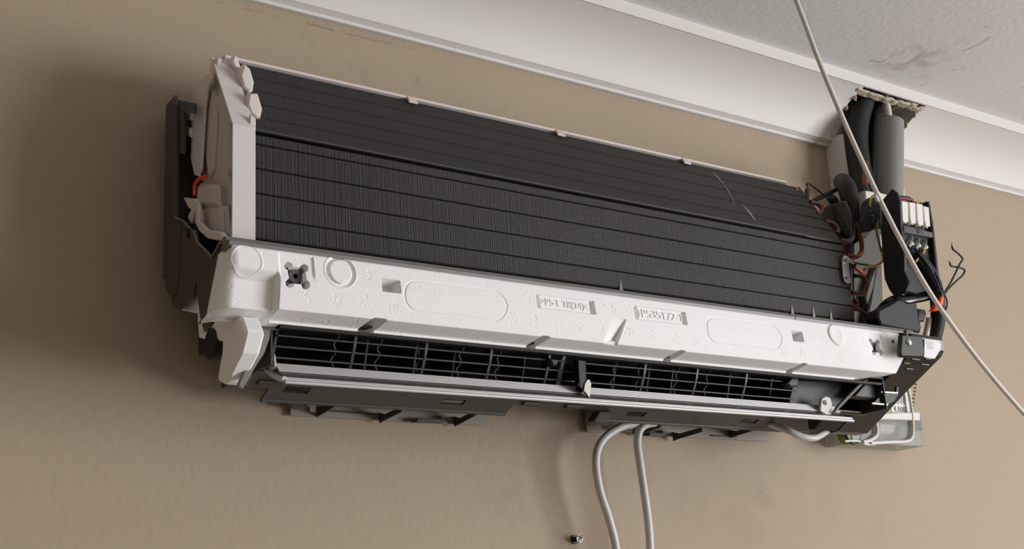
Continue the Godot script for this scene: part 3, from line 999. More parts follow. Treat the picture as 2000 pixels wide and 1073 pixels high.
func make_left_end(ac: Node) -> void:
	var st := begin()
	# front band of the milky coil holder, slanting then upright, wrapped round the coil end
	sweep_x(st, strip([Vector2(0.0225, 0.1478), Vector2(0.1175, 0.1485), Vector2(0.1850, 0.1095), Vector2(0.1965, 0.1010)], 0.0022), 0.0200, 0.0392)
	var hold := obj("coil_bracket", st, M.milky, ac)
	hold.set_meta("label", "milky white plastic coil holder")
	# lobes that clip over the fins
	for q in [[[[478, 124], [489, 134], [497, 160], [494, 178], [487, 180], [476, 170], [470, 146]], 0.126], [[[487, 182], [504, 182], [513, 212], [509, 231], [500, 229], [491, 222], [484, 204]], 0.139], [[[453, 120], [457, 108], [463, 109], [471, 131], [474, 150], [466, 148]], 0.114]]:
		st = begin()
		prism(st, zs(q[0], q[1]), Vector3(0, 0.002, -0.016), 0.0014)
		obj("clip_lobe", st, M.milky, hold)
	st = begin()
	prism(st, zs([[489, 222], [500, 231], [500, 245], [499, 268], [487, 264]], 0.1492), Vector3(0, 0, -0.003), 0.0006)
	obj("clip_lobe", st, M.milky, hold)
	# side web standing between the band and the back
	st = begin()
	prism(st, xs([[419, 137], [452, 244], [450, 466], [438, 462], [412, 452], [396, 430], [396, 330], [401, 240], [408, 160]], 0.0300), Vector3(0.002, 0, 0))
	obj("web", st, M.milky_thin, hold)
	# raised covers over the tube bends
	for q in [[[[428, 176], [437, 205], [446, 236], [449, 330], [441, 344], [432, 300], [428, 240], [420, 190]], 0.0265], [[[409, 170], [417, 178], [421, 215], [419, 260], [414, 330], [406, 352], [399, 300], [401, 220]], 0.0265], [[[437, 300], [447, 320], [449, 400], [441, 420], [436, 380]], 0.0285]]:
		st = begin()
		prism(st, xs(q[0], q[1]), Vector3(0.006, 0, 0), 0.0022)
		obj("bend_cover", st, M.milky_thin, hold)
	# flange at the back
	st = begin()
	prism(st, xs([[398, 148], [412, 140], [406, 170], [400, 210], [397, 260], [393, 330], [388, 345], [379, 342], [372, 310], [374, 225], [382, 178]], 0.0225), Vector3(0.0022, 0, 0), 0.0006)
	obj("rear_flange", st, M.milky, hold)
	st = begin()
	prism(st, xs([[411, 124], [419, 113], [425, 113], [420, 135], [412, 160], [406, 168]], 0.0215), Vector3(0.004, 0, 0), 0.0008)
	obj("rear_flange", st, M.milky, hold)
	for q in [[[356, 216], [374, 219], [374, 236], [356, 232]], [[355, 245], [372, 250], [371, 268], [355, 263]]]:
		st = begin()
		prism(st, xs(q, 0.0200), Vector3(0.012, 0, 0), 0.001)
		obj("guide_lug", st, M.milky, hold)
	# bearing cup lower down
	st = begin()
	prism(st, xs([[384, 356], [421, 360], [423, 405], [380, 405]], 0.0190), Vector3(0.014, 0, 0), 0.004)
	obj("bearing_cup", st, M.milky_thin, hold)
	st = begin()
	prism(st, xs([[358, 386], [381, 388], [388, 398], [390, 410], [381, 410], [376, 424], [372, 437], [366, 424], [372, 410], [366, 404]], 0.0165), Vector3(0.003, 0, 0), 0.0008)
	obj("rear_flange", st, M.milky, hold)
	st = begin()
	prism(st, xs([[383, 402], [390, 410], [388, 432], [404, 448], [430, 452], [440, 463], [432, 471], [404, 466], [388, 452], [380, 436]], 0.0135), Vector3(0.004, 0, 0), 0.001)
	obj("lower_lip", st, M.milky, hold)
	st = begin()
	prism(st, xs([[388, 406], [442, 402], [448, 462], [436, 458], [404, 449], [389, 432]], 0.0220), Vector3(0.003, 0, 0), 0.001)
	obj("bearing_cover", st, M.milky_thin, hold)
	st = begin()
	prism(st, xs([[421, 408], [430, 405], [434, 412], [435, 455], [428, 454]], 0.0195), Vector3(0.004, 0, 0), 0.0012)
	obj("rib", st, M.milky_thin, hold)
	st = begin()
	tube(st, smooth(xs([[380, 382], [381, 362], [387, 352], [396, 347], [404, 346]], 0.0185), 5), 0.0017, 8)
	var ow := obj("sensor_wire", st, M.orange, hold)
	ow.set_meta("label", "short orange wire")
	# dark side wall of the casing, in three pieces as seen
	st = begin()
	prism(st, xs([[323, 213], [340, 186], [343, 204], [342, 300], [342, 400], [343, 424], [352, 436], [350, 480], [346, 560], [337, 585], [323, 566]], 0.0100), Vector3(0.0035, 0, 0), 0.0005)
	var side := obj("side_wall", st, M.side, ac)
	side.set_meta("label", "brown grey left side wall of the casing")
	st = begin()
	prism(st, xs([[343, 421], [348, 428], [360, 433], [362, 437], [362, 462], [366, 468], [371, 464], [368.5, 446], [371, 447], [380, 450], [385, 474], [414, 503], [432, 470], [440, 478], [438, 520], [425, 606], [412, 634], [398, 648], [390, 620], [385, 575], [382, 545], [376, 580], [350, 605], [337, 600], [333, 580], [342, 560]], 0.0110), Vector3(0.003, 0, 0), 0.0006)
	obj("side_panel", st, M.side, side)
	# pale edge of the lug hanging from the side panel
	st = begin()
	tube(st, xs([[379, 452], [386, 474], [414, 503], [430, 474]], 0.0100), 0.0011, 6)
	tube(st, smooth(xs([[342, 424], [350, 429], [358, 432], [366, 441], [372, 447]], 0.0100), 3), 0.0010, 6)
	obj("panel_edge", st, M.arm, side)
	st = begin()
	prism(st, xs([[437, 484], [446, 478], [443, 500], [436, 560], [428, 605], [422, 606], [430, 560]], 0.0085), Vector3(0.006, 0, 0), 0.0005)
	obj("edge_gasket", st, M.black, side)
	# grey top rail of the casing and the dark inside
	st = begin()
	prism(st, xs([[341, 193], [378, 201], [378, 222], [342, 214]], 0.0135), Vector3(0.003, 0, 0), 0.0006)
	obj("top_rail", st, M.casing, side)
	st = begin()
	prism(st, xs([[350, 216], [357, 218], [356, 300], [349, 300]], 0.0135), Vector3(0.0035, 0, 0), 0.0006)
	obj("inner_rib", st, M.side, side)
	# small white corner of insulation behind the side panel
	st = begin()
	prism(st, xs([[353, 606], [381, 545], [388, 580], [396, 640], [392, 661], [388, 660], [385, 613]], 0.0185), Vector3(0.012, 0, 0), 0.001)
	obj("insulation_wedge", st, M.foam, ac)
	# foam block below
	st = begin()
	prism(st, xs([[388, 646], [400, 648], [412, 618], [418, 612], [470, 619], [478, 640], [480, 650], [470, 690], [451, 728], [444, 746], [436, 751], [424, 744], [429, 710], [433, 690], [434, 667], [392, 662]], 0.0130), Vector3(0.0150, 0, 0), 0.0018)
	var fb := obj("foam_block", st, M.foam, ac)
	fb.set_meta("label", "white polystyrene end block")
	st = begin()
	tube(st, [on_x(410, 672, 0.0120), on_x(410, 672, 0.0120) + Vector3(0.035, 0, 0)], 0.0125, 24)
	var plug := obj("drain_plug", st, M.rubber, ac)
	plug.set_meta("label", "black rubber drain plug")

func make_outlet(ac: Node) -> void:
	var T := Vector2(-0.0490, 0.1650)
	var B := Vector2(-0.0800, 0.1500)
	var st := begin()
	# black air duct: roof, back and floor
	sweep_x(st, strip([Vector2(-0.046, 0.180), Vector2(-0.046, 0.100), Vector2(-0.052, 0.070), Vector2(-0.062, 0.080), Vector2(-0.0790, 0.148)], -0.0015), 0.045, 0.748)
	span(st, Vector3(0.0445, -0.080, 0.07), Vector3(0.046, -0.046, 0.166))
	span(st, Vector3(0.747, -0.080, 0.07), Vector3(0.7485, -0.046, 0.180))
	var duct := obj("air_duct", st, M.interior, ac)
	# body of the machine behind the coil
	st = begin()
	sweep_x(st, [Vector2(0.020, 0.118), Vector2(0.108, 0.116), Vector2(0.186, 0.068), Vector2(0.186, 0.030), Vector2(-0.044, 0.030), Vector2(-0.044, 0.118)], 0.040, 0.752)
	obj("fan_housing", st, M.interior, ac)
	# frame strip above the grille
	st = begin()
	sweep_x(st, [Vector2(-0.0519, 0.1798), Vector2(-0.0541, 0.1786), Vector2(-0.0536, 0.1720), Vector2(-0.0502, 0.1650), Vector2(-0.0470, 0.1630), Vector2(-0.0470, 0.1660), Vector2(-0.0519, 0.1668)], 0.046, 0.748)
	var fr := obj("outlet_frame", st, M.black, ac)
	# bars
	var bars := [0.215, 0.465, 0.72]
	for f in bars:
		st = begin()
		var q := T.lerp(B, f)
		tube(st, [Vector3(0.052, q.x, q.y), Vector3(on_z(1552, 752, 0.158).x, q.x, q.y)], 0.00085, 8)
		obj("grille_bar", st, M.grille, fr)
	# louver blades
	for u in [[691.0, 658.0], [830.0, 670.0], [957.0, 685.0], [1071.0, 705.0], [1258.0, 714.0], [1360.0, 725.0], [1456.0, 731.6]]:
		st = begin()
		var x := on_z(u[0], u[1], 0.163).x
		var pts := [Vector3(x, -0.0485, 0.1652), Vector3(x, -0.0600, 0.1612), Vector3(x, -0.0700, 0.1560), Vector3(x, -0.0790, 0.1502), Vector3(x, -0.0790, 0.1440), Vector3(x, -0.0640, 0.1500), Vector3(x, -0.0485, 0.1555)]
		prism(st, pts, Vector3(0.0030, 0, 0), 0.0004)
		obj("louver_blade", st, M.louver, fr)
	st = begin()
	var xm := on_z(1098, 702, 0.163).x
	prism(st, [Vector3(xm, -0.0485, 0.1655), Vector3(xm, -0.079, 0.1505), Vector3(xm, -0.079, 0.147), Vector3(xm, -0.0485, 0.162)], Vector3(0.0042, 0, 0), 0.0005)
	obj("grille_post", st, M.arm, fr)
	st = begin()
	var xe := on_z(1546, 760, 0.158).x
	prism(st, [Vector3(xe, -0.0485, 0.1655), Vector3(xe, -0.079, 0.1505), Vector3(xe, -0.079, 0.143), Vector3(xe, -0.0485, 0.158)], Vector3(0.005, 0, 0), 0.0005)
	obj("grille_post", st, M.louver, fr)
	st = begin()
	prism(st, zs([[1553, 742], [1694, 750], [1640, 800], [1600, 806], [1536, 796]], 0.150), Vector3(0, 0, -0.012), 0.0008)
	obj("end_panel", st, M.louver, fr)
	# wavy link rods
	for u in [[656.7, 653.7], [741.7, 662.6], [822.0, 671.0], [901.0, 679.0], [975.0, 686.0], [1201.0, 709.0], [1250.0, 716.0], [1323.0, 720.0], [1383.0, 726.0]]:
		st = begin()
		var x := on_z(u[0], u[1], 0.160).x
		var pts := []
		for k in 19:
			var t := k / 18.0
			var q := T.lerp(B, t)
			pts.append(Vector3(x + 0.0017 * sin(t * TAU * 2.7), q.x, q.y - 0.0025))
		tube(st, pts, 0.0007, 6)
		obj("link_rod", st, M.grille, fr)
	# inner guide vanes
	for u in [700.0, 795.0, 870.0, 1005.0, 1180.0, 1245.0, 1290.0, 1400.0, 1480.0]:
		st = begin()
		var x := on_z(u, 690.0, 0.125).x
		prism(st, [Vector3(x, -0.047, 0.140), Vector3(x, -0.070, 0.132), Vector3(x, -0.070, 0.105), Vector3(x, -0.047, 0.100)], Vector3(0.0025, 0, 0), 0.0005)
		obj("guide_vane", st, M.vane, duct)
	# motor block hanging at the middle and a catch at the end
	for q in [[[1074, 700], [1092, 702], [1089, 714], [1081, 714]], [[1548, 737], [1561, 740], [1558, 755], [1545, 756], [1538, 748]]]:
		st = begin()
		prism(st, zs(q, 0.1685), Vector3(0, 0, -0.010), 0.0012)
		obj("catch", st, M.louver, fr)
	# curved cheek at the left end of the outlet
	st = begin()
	var ck := [[512, 634, 0.0465], [512, 650, 0.0465], [504, 690, 0.0465], [492, 715, 0.0465], [480, 742, 0.0465], [474, 757, 0.0465]]
	var outer := [[497, 634], [499, 660], [492, 690], [478, 715], [468, 740], [466, 754], [473, 760], [484, 745], [500, 712], [514, 684], [518, 662], [528, 645], [530, 637], [515, 634]]
	prism(st, xs(outer, 0.0450), Vector3(0.002, 0, 0), 0.0006)
	var cheek := obj("outlet_cheek", st, M.arm, ac)
	st = begin()
	prism(st, zs([[505, 636], [514, 634], [530, 640], [527, 662], [517, 690], [500, 716], [484, 745], [473, 761], [464, 754], [478, 722], [493, 690], [502, 660]], 0.1680), Vector3(0, 0, -0.004), 0.0010)
	obj("cheek_band", st, M.arm, cheek)
	st = begin()
	prism(st, xs([[497, 632], [497, 656], [489, 690], [474, 716], [463, 742], [470, 758], [460, 752], [452, 748], [470, 706], [482, 672], [488, 632]], 0.0440), Vector3(0.005, 0, 0), 0.0006)
	obj("cheek_seal", st, M.black, cheek)
	st = begin()
	prism(st, zs([[512, 632], [550, 636], [548, 642], [530, 643], [512, 638]], 0.170), Vector3(0, 0, -0.006), 0.0006)
	obj("cheek_tab", st, M.arm, cheek)
	st = begin()
	prism(st, zs([[538, 645], [545, 643], [535, 706], [528, 704]], 0.160), Vector3(0, 0, -0.004), 0.0005)
	obj("cheek_rail", st, M.louver, cheek)
	# flap: ribbed rear, smooth middle, beaded front edge
	var back := Vector2(-0.0772, 0.1570)
	var front := Vector2(-0.0952, 0.1785)
	var d := (front - back).normalized()
	var up := Vector2(d.y, -d.x) * -1.0
	if up.x < 0.0: up = -up
	var len := back.distance_to(front)
	var line := []
	for k in 81:
		var s := k / 80.0
		var h := -0.0012 * sin(PI * s)
		if s < 0.27: h += 0.00045 * abs(sin(s / 0.27 * PI * 5.0))
		line.append(back + d * (len * s * 0.80) + up * h)
	line.append(front - d * 0.0058 - up * 0.0004)
	var under := []
	for k in 13:
		var s := 1.0 - k / 12.0
		under.append(back + d * (len * s) - up * (0.0022 + 0.0016 * sin(PI * s)))
	line.append_array(under)
	st = begin()
	sweep_x(st, line, 0.0520, 0.6900)
	# pointed right corner
	var flap := obj("air_flap", st, M.flap, ac)
	flap.set_meta("label", "glossy silver grey air flap with a beaded edge")
	for q in [[0.0046, 0.0006, 0.0009], [0.0030, 0.0003, 0.0010], [0.0006, -0.0006, 0.0015]]:
		st = begin()
		var p: Vector2 = front - d * q[0] + up * q[1]
		tube(st, [Vector3(0.0505, p.x, p.y), Vector3(0.6925, p.x, p.y)], q[2], 10)
		obj("edge_bead", st, M.flap_rib, flap)
	for k in 7:
		st = begin()
		var p: Vector2 = back + d * (len * (0.012 + 0.056 * k)) + up * (0.0005 - 0.0012 * sin(PI * (0.012 + 0.056 * k)))
		tube(st, [Vector3(0.0520, p.x, p.y), Vector3(0.6900, p.x, p.y)], 0.00055, 6)
		obj("rib", st, M.flap_rib, flap)
	# hinge arms
	st = begin()
	prism(st, xs([[522, 681], [528, 680], [533, 692], [535, 708], [536, 719], [528, 724], [520, 718], [519, 706], [521, 694]], 0.0500), Vector3(0.0022, 0, 0), 0.0005)
	var ha := obj("hinge_arm", st, M.hinge, flap)
	ha.set_meta("label", "white hinge arm")
	st = begin()
	tube(st, smooth(xs([[508, 708], [518, 718], [530, 730], [544, 739], [556, 741]], 0.0505), 5), 0.0022, 8)
	obj("hinge_foot", st, M.flap_rib, ha)
	st = begin()
	prism(st, zs([[1148, 741], [1152, 742], [1155, 750], [1153, 771], [1151, 778], [1146, 770], [1140, 764], [1142, 750]], 0.172), Vector3(0.0016, 0, -0.004), 0.0004)
	ha = obj("hinge_arm", st, M.hinge, flap)
	st = begin()
	prism(st, zs([[1128, 702], [1145, 704], [1146, 735], [1148, 752], [1143, 764], [1132, 758], [1130, 740]], 0.171), Vector3(0.002, 0, -0.009), 0.001)
	obj("stay", st, M.black, ha)
	st = begin()
	tube(st, z3([[1126, 752, 0.168], [1138, 754, 0.168]]), 0.0030, 10)
	obj("pivot_pin", st, M.black, ha)
	st = begin()
	prism(st, zs([[1603, 790], [1605, 779], [1613, 774], [1622, 777], [1626, 788], [1624, 810], [1616, 812], [1602, 803]], 0.168), Vector3(0.0010, 0, -0.005), 0.0008)
	ha = obj("hinge_arm", st, M.hinge, flap)
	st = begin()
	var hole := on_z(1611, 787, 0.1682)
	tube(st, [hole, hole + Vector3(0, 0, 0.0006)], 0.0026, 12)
	obj("pivot_hole_shade", st, M.side, ha)  # dark disc on the arm paints the shade of a pivot hole

func make_casing(ac: Node) -> void:
	var st := begin()
	# back plate
	plate(st, Vector3(0.0120, -0.066, 0.030), Vector3.RIGHT, Vector3.UP, 0.800, 0.252, [Rect2(-0.01, -0.01, 0.110, 0.100)], 0.012)
	var cas := obj("back_casing", st, M.casing, ac)
	cas.set_meta("label", "dark grey rear casing")
	# right side wall beyond the coil end
	st = begin()
	prism(st, xs([[1598, 414], [1622, 398], [1650, 392], [1662, 420], [1662, 600], [1640, 640], [1600, 560]], 0.8000), Vector3(0.003, 0, 0), 0.0006)
	obj("casing_end_wall", st, M.casing, cas)
	st = begin()
	prism(st, zs([[1668, 462], [1720, 446], [1726, 640], [1668, 655]], 0.0700), Vector3(0, 0, -0.004), 0.0006)
	obj("casing_plate", st, M.side, cas)
	# ribs of the casing seen right of the coil
	for q in [[[1716, 600], [1725, 565], [1716, 545], [1722, 520], [1712, 520], [1700, 590], [1690, 640], [1712, 645]], [[1700, 545], [1712, 520], [1708, 560], [1694, 600], [1690, 580]]]:
		st = begin()
		prism(st, zs(q, 0.080), Vector3(0, 0, -0.0099), 0.002)
		obj("casing_rib", st, M.casing, cas)
	# bottom chassis, slotted
	var hi := Vector3(0, -0.0670, 0.0850)
	var lo := Vector3(0, -0.0825, 0.0480)
	var v := (hi - lo).normalized()
	var vl := hi.distance_to(lo)
	var n := Vector3.RIGHT.cross(v)
	var at := func(u: float, w: float) -> Vector2:
		var dd := ray(u, w)
		var p := eye + dd * (n.dot(lo - eye) / n.dot(dd))
		return Vector2(p.x, (p - Vector3(p.x, lo.y, lo.z)).dot(v))
	var hole := func(u0, v0, u1, v1, x0) -> Rect2:
		var a: Vector2 = at.call(u0, v0)
		var b: Vector2 = at.call(u1, v1)
		return Rect2(a.x - x0, min(a.y, b.y), b.x - a.x, abs(a.y - b.y))
	var xa: float = at.call(512, 779).x
	var xb: float = at.call(990, 806).x
	var xc: float = at.call(1172, 820).x
	var xd: float = at.call(1575, 848).x
	st = begin()
	plate(st, Vector3(xa, lo.y, lo.z), Vector3.RIGHT, v, xb - xa, vl, [hole.call(559, 755, 600, 770, xa), hole.call(866, 779, 903, 792, xa)], 0.0022)
	var chs := obj("bottom_chassis", st, M.casing, cas)
	st = begin()
	plate(st, Vector3(xc, lo.y, lo.z), Vector3.RIGHT, v, xd - xc, vl, [hole.call(1229, 804, 1256, 815, xc), hole.call(1451, 818, 1475, 828, xc)], 0.0022)
	obj("bottom_chassis", st, M.casing, cas)
	st = begin()
	plate(st, Vector3(xb, lo.y, lo.z) + v * (vl * 0.42), Vector3.RIGHT, v, xc - xb, vl * 0.58, [], 0.0022)
	obj("bottom_chassis", st, M.casing, cas)
	st = begin()
	plate(st, Vector3(xa - 0.022, lo.y, lo.z) + v * (vl * 0.42), Vector3.RIGHT, v, 0.022, vl * 0.58, [], 0.0022)
	obj("bottom_chassis", st, M.casing, cas)
	st = begin()
	sweep_x(st, strip([Vector2(-0.0670, 0.0850), Vector2(-0.0790, 0.1480), Vector2(-0.0815, 0.1500)], 0.002), 0.050, 0.75)
	obj("outlet_floor", st, M.side, cas)
	# rolled lower edges
	for q in [[xa, xb], [xc, xd]]:
		st = begin()
		tube(st, [Vector3(q[0], -0.0822, 0.0470), Vector3(q[1], -0.0822, 0.0470)], 0.0021, 10)
		obj("rolled_edge", st, M.casing, cas)
	# small moulded catches along the chassis
	for q in [[506, 742, 551, 752], [1022, 785, 1049, 790], [1105, 791, 1131, 795]]:
		st = begin()
		var a: Vector2 = at.call(q[0], q[1])
		var b: Vector2 = at.call(q[2], q[3])
		box(st, Vector3((a.x + b.x) * 0.5, lo.y, lo.z) + v * ((a.y + b.y) * 0.5) + n * 0.001, Vector3(b.x - a.x, 0.006, 0.003), 0.0008, Basis(Vector3.RIGHT, v, n))
		obj("catch", st, M.side, cas)
	# curled cable guide
	st = begin()
	var cg := at.call(1180, 812) as Vector2
	prism(st, zs([[1172, 803], [1194, 804], [1192, 815], [1187, 823], [1176, 828], [1164, 826], [1160, 822]], 0.066), Vector3(0, 0.0006, -0.012), 0.001)
	obj("cable_guide", st, M.side, cas)
	# drain pan rim above the foam panel
	st = begin()
	sweep_x(st, [Vector2(-0.002, 0.1965), Vector2(0.0030, 0.1978), Vector2(0.0042, 0.1968), Vector2(0.0045, 0.1915), Vector2(0.0082, 0.1905), Vector2(0.0088, 0.1895), Vector2(0.0086, 0.1840), Vector2(-0.002, 0.1840)], -0.002, 0.600)
	var rim := obj("drain_pan_rim", st, M.rim, ac)
	st = begin()
	sweep_x(st, [Vector2(-0.002, 0.1965), Vector2(0.0030, 0.1978), Vector2(0.0042, 0.1968), Vector2(0.0045, 0.1915), Vector2(0.0082, 0.1905), Vector2(0.0088, 0.1895), Vector2(0.0086, 0.1840), Vector2(-0.002, 0.1840)], 0.6012, 0.798)
	obj("rim_section", st, M.rim, rim)
	st = begin()
	sweep_x(st, [Vector2(0.0086, 0.184), Vector2(-0.004, 0.150), Vector2(-0.004, 0.132), Vector2(-0.040, 0.132), Vector2(-0.040, 0.170), Vector2(-0.002, 0.186)], 0.012, 0.790)
	obj("drain_pan", st, M.interior, rim)

func make_right_end(ac: Node) -> void:
	# black end cover: its cross-section follows the foot of the machine
	var xr := 0.8150
	var st := begin()
	var prof := [Vector2(0.0015, 0.1960), Vector2(-0.0030, 0.2120), Vector2(-0.0075, 0.2155), Vector2(-0.0185, 0.2140), Vector2(-0.0240, 0.2100), Vector2(-0.0560, 0.1530), Vector2(-0.0760, 0.1200), Vector2(-0.0900, 0.0960), Vector2(-0.0900, 0.0800), Vector2(-0.0700, 0.0500), Vector2(-0.030, 0.050), Vector2(0.0015, 0.130)]
	sweep_x(st, prof, 0.764, xr)
	var cap := obj("end_cover", st, M.cap, ac)
	cap.set_meta("label", "black plastic end cover")
	# lower inner piece next to the outlet
	st = begin()
	var pts := []
	for q in [Vector2(-0.047, 0.1700), Vector2(-0.056, 0.1500), Vector2(-0.076, 0.1180), Vector2(-0.0895, 0.0960), Vector2(-0.0880, 0.088), Vector2(-0.047, 0.088)]:
		pts.append(Vector3(0.7250, q.x, q.y))
	prism(st, pts, Vector3(0.039, 0, 0), 0.001)
	obj("inner_cover", st, M.black, cap)
	st = begin()
	prism(st, zs([[1690, 742], [1684, 744], [1640, 790], [1628, 806], [1634, 805], [1690, 748], [1698, 740]], 0.172), Vector3(0, 0, -0.004), 0.0008)
	obj("cover_rail", st, M.casing, cap)
	st = begin()
	prism(st, zs([[1692, 748], [1708, 750], [1712, 778], [1700, 778], [1670, 774]], 0.170), Vector3(0, 0, -0.014), 0.001)
	obj("cover_gusset", st, M.casing, cap)
	# screw plate
	st = begin()
	prism(st, zs([[1762, 654], [1803, 657], [1806, 690], [1804, 698], [1762, 697], [1759, 690]], 0.2178), Vector3(0, 0, -0.006), 0.0012)
	var sp := obj("screw_plate", st, M.cap, cap)
	st = begin()
	var sc := on_z(1775, 669, 0.2180)
	dome(st, sc, Vector3(0, 0, 1), 0.0042, 0.0026, 18, 5)
	var s := obj("screw", st, M.steel, sp)
	s.set_meta("label", "shiny cross head screw")
	st = begin()
	prism(st, zs([[1770, 644], [1773, 644], [1774, 660], [1771, 660]], 0.2182), Vector3(0, 0, -0.004), 0.0004)
	obj("latch_pin", st, M.casing, sp)
	# label
	st = begin()
	var lp := zs([[1806, 663], [1834, 666], [1838, 672], [1837, 684], [1826, 701], [1805, 698]], 0.2170)
	prism(st, lp, Vector3(0, 0, -0.0012), 0.0002)
	var lab := obj("label_sticker", st, M.label, cap)
	lab.set_meta("label", "small white rating label")
	for k in 5:
		st = begin()
		var a := on_z(1809 + k * 0.4, 668 + k * 3.2, 0.21705)
		span(st, a, a + Vector3(0.0125 - 0.0015 * (k % 3), 0.00045, 0.0002))
		obj("print_line", st, M.grey_ink, lab)
	# ledges moulded in the slope
	for q in [[0.766, 0.776, -0.032], [0.772, 0.786, -0.0285], [0.778, 0.790, -0.036], [0.792, 0.803, -0.0270], [0.795, 0.808, -0.0315]]:
		st = begin()
		var y: float = q[2]
		var z := 0.2100 + (y + 0.024) * (0.057 / 0.032)
		box(st, Vector3((q[0] + q[1]) * 0.5, y, z), Vector3(q[1] - q[0], 0.0016, 0.0024), 0.0004, Basis(Vector3.RIGHT, -0.5))
		obj("ledge", st, M.cap, cap)
	# metal latch
	st = begin()
	var L0 := Vector2(-0.0490, 0.1655)
	var L1 := Vector2(-0.0640, 0.1400)
	prism(st, zs([[1722, 752], [1728, 752], [1729, 764], [1750, 766], [1751, 754], [1756, 755], [1756, 768], [1748, 784], [1738, 790], [1706, 787], [1712, 780], [1726, 768]], 0.176), Vector3(0, 0, -0.003), 0.0007)
	var lt := obj("latch", st, M.gloss_black, cap)
	st = begin()
	prism(st, zs([[1722, 764], [1755, 766], [1754, 770], [1722, 768]], 0.1785), Vector3(0, 0, -0.002), 0.0005)
	prism(st, zs([[1704, 786], [1736, 789], [1735, 793], [1704, 790]], 0.1785), Vector3(0, 0, -0.002), 0.0005)
	obj("latch_bar", st, M.steel, lt)

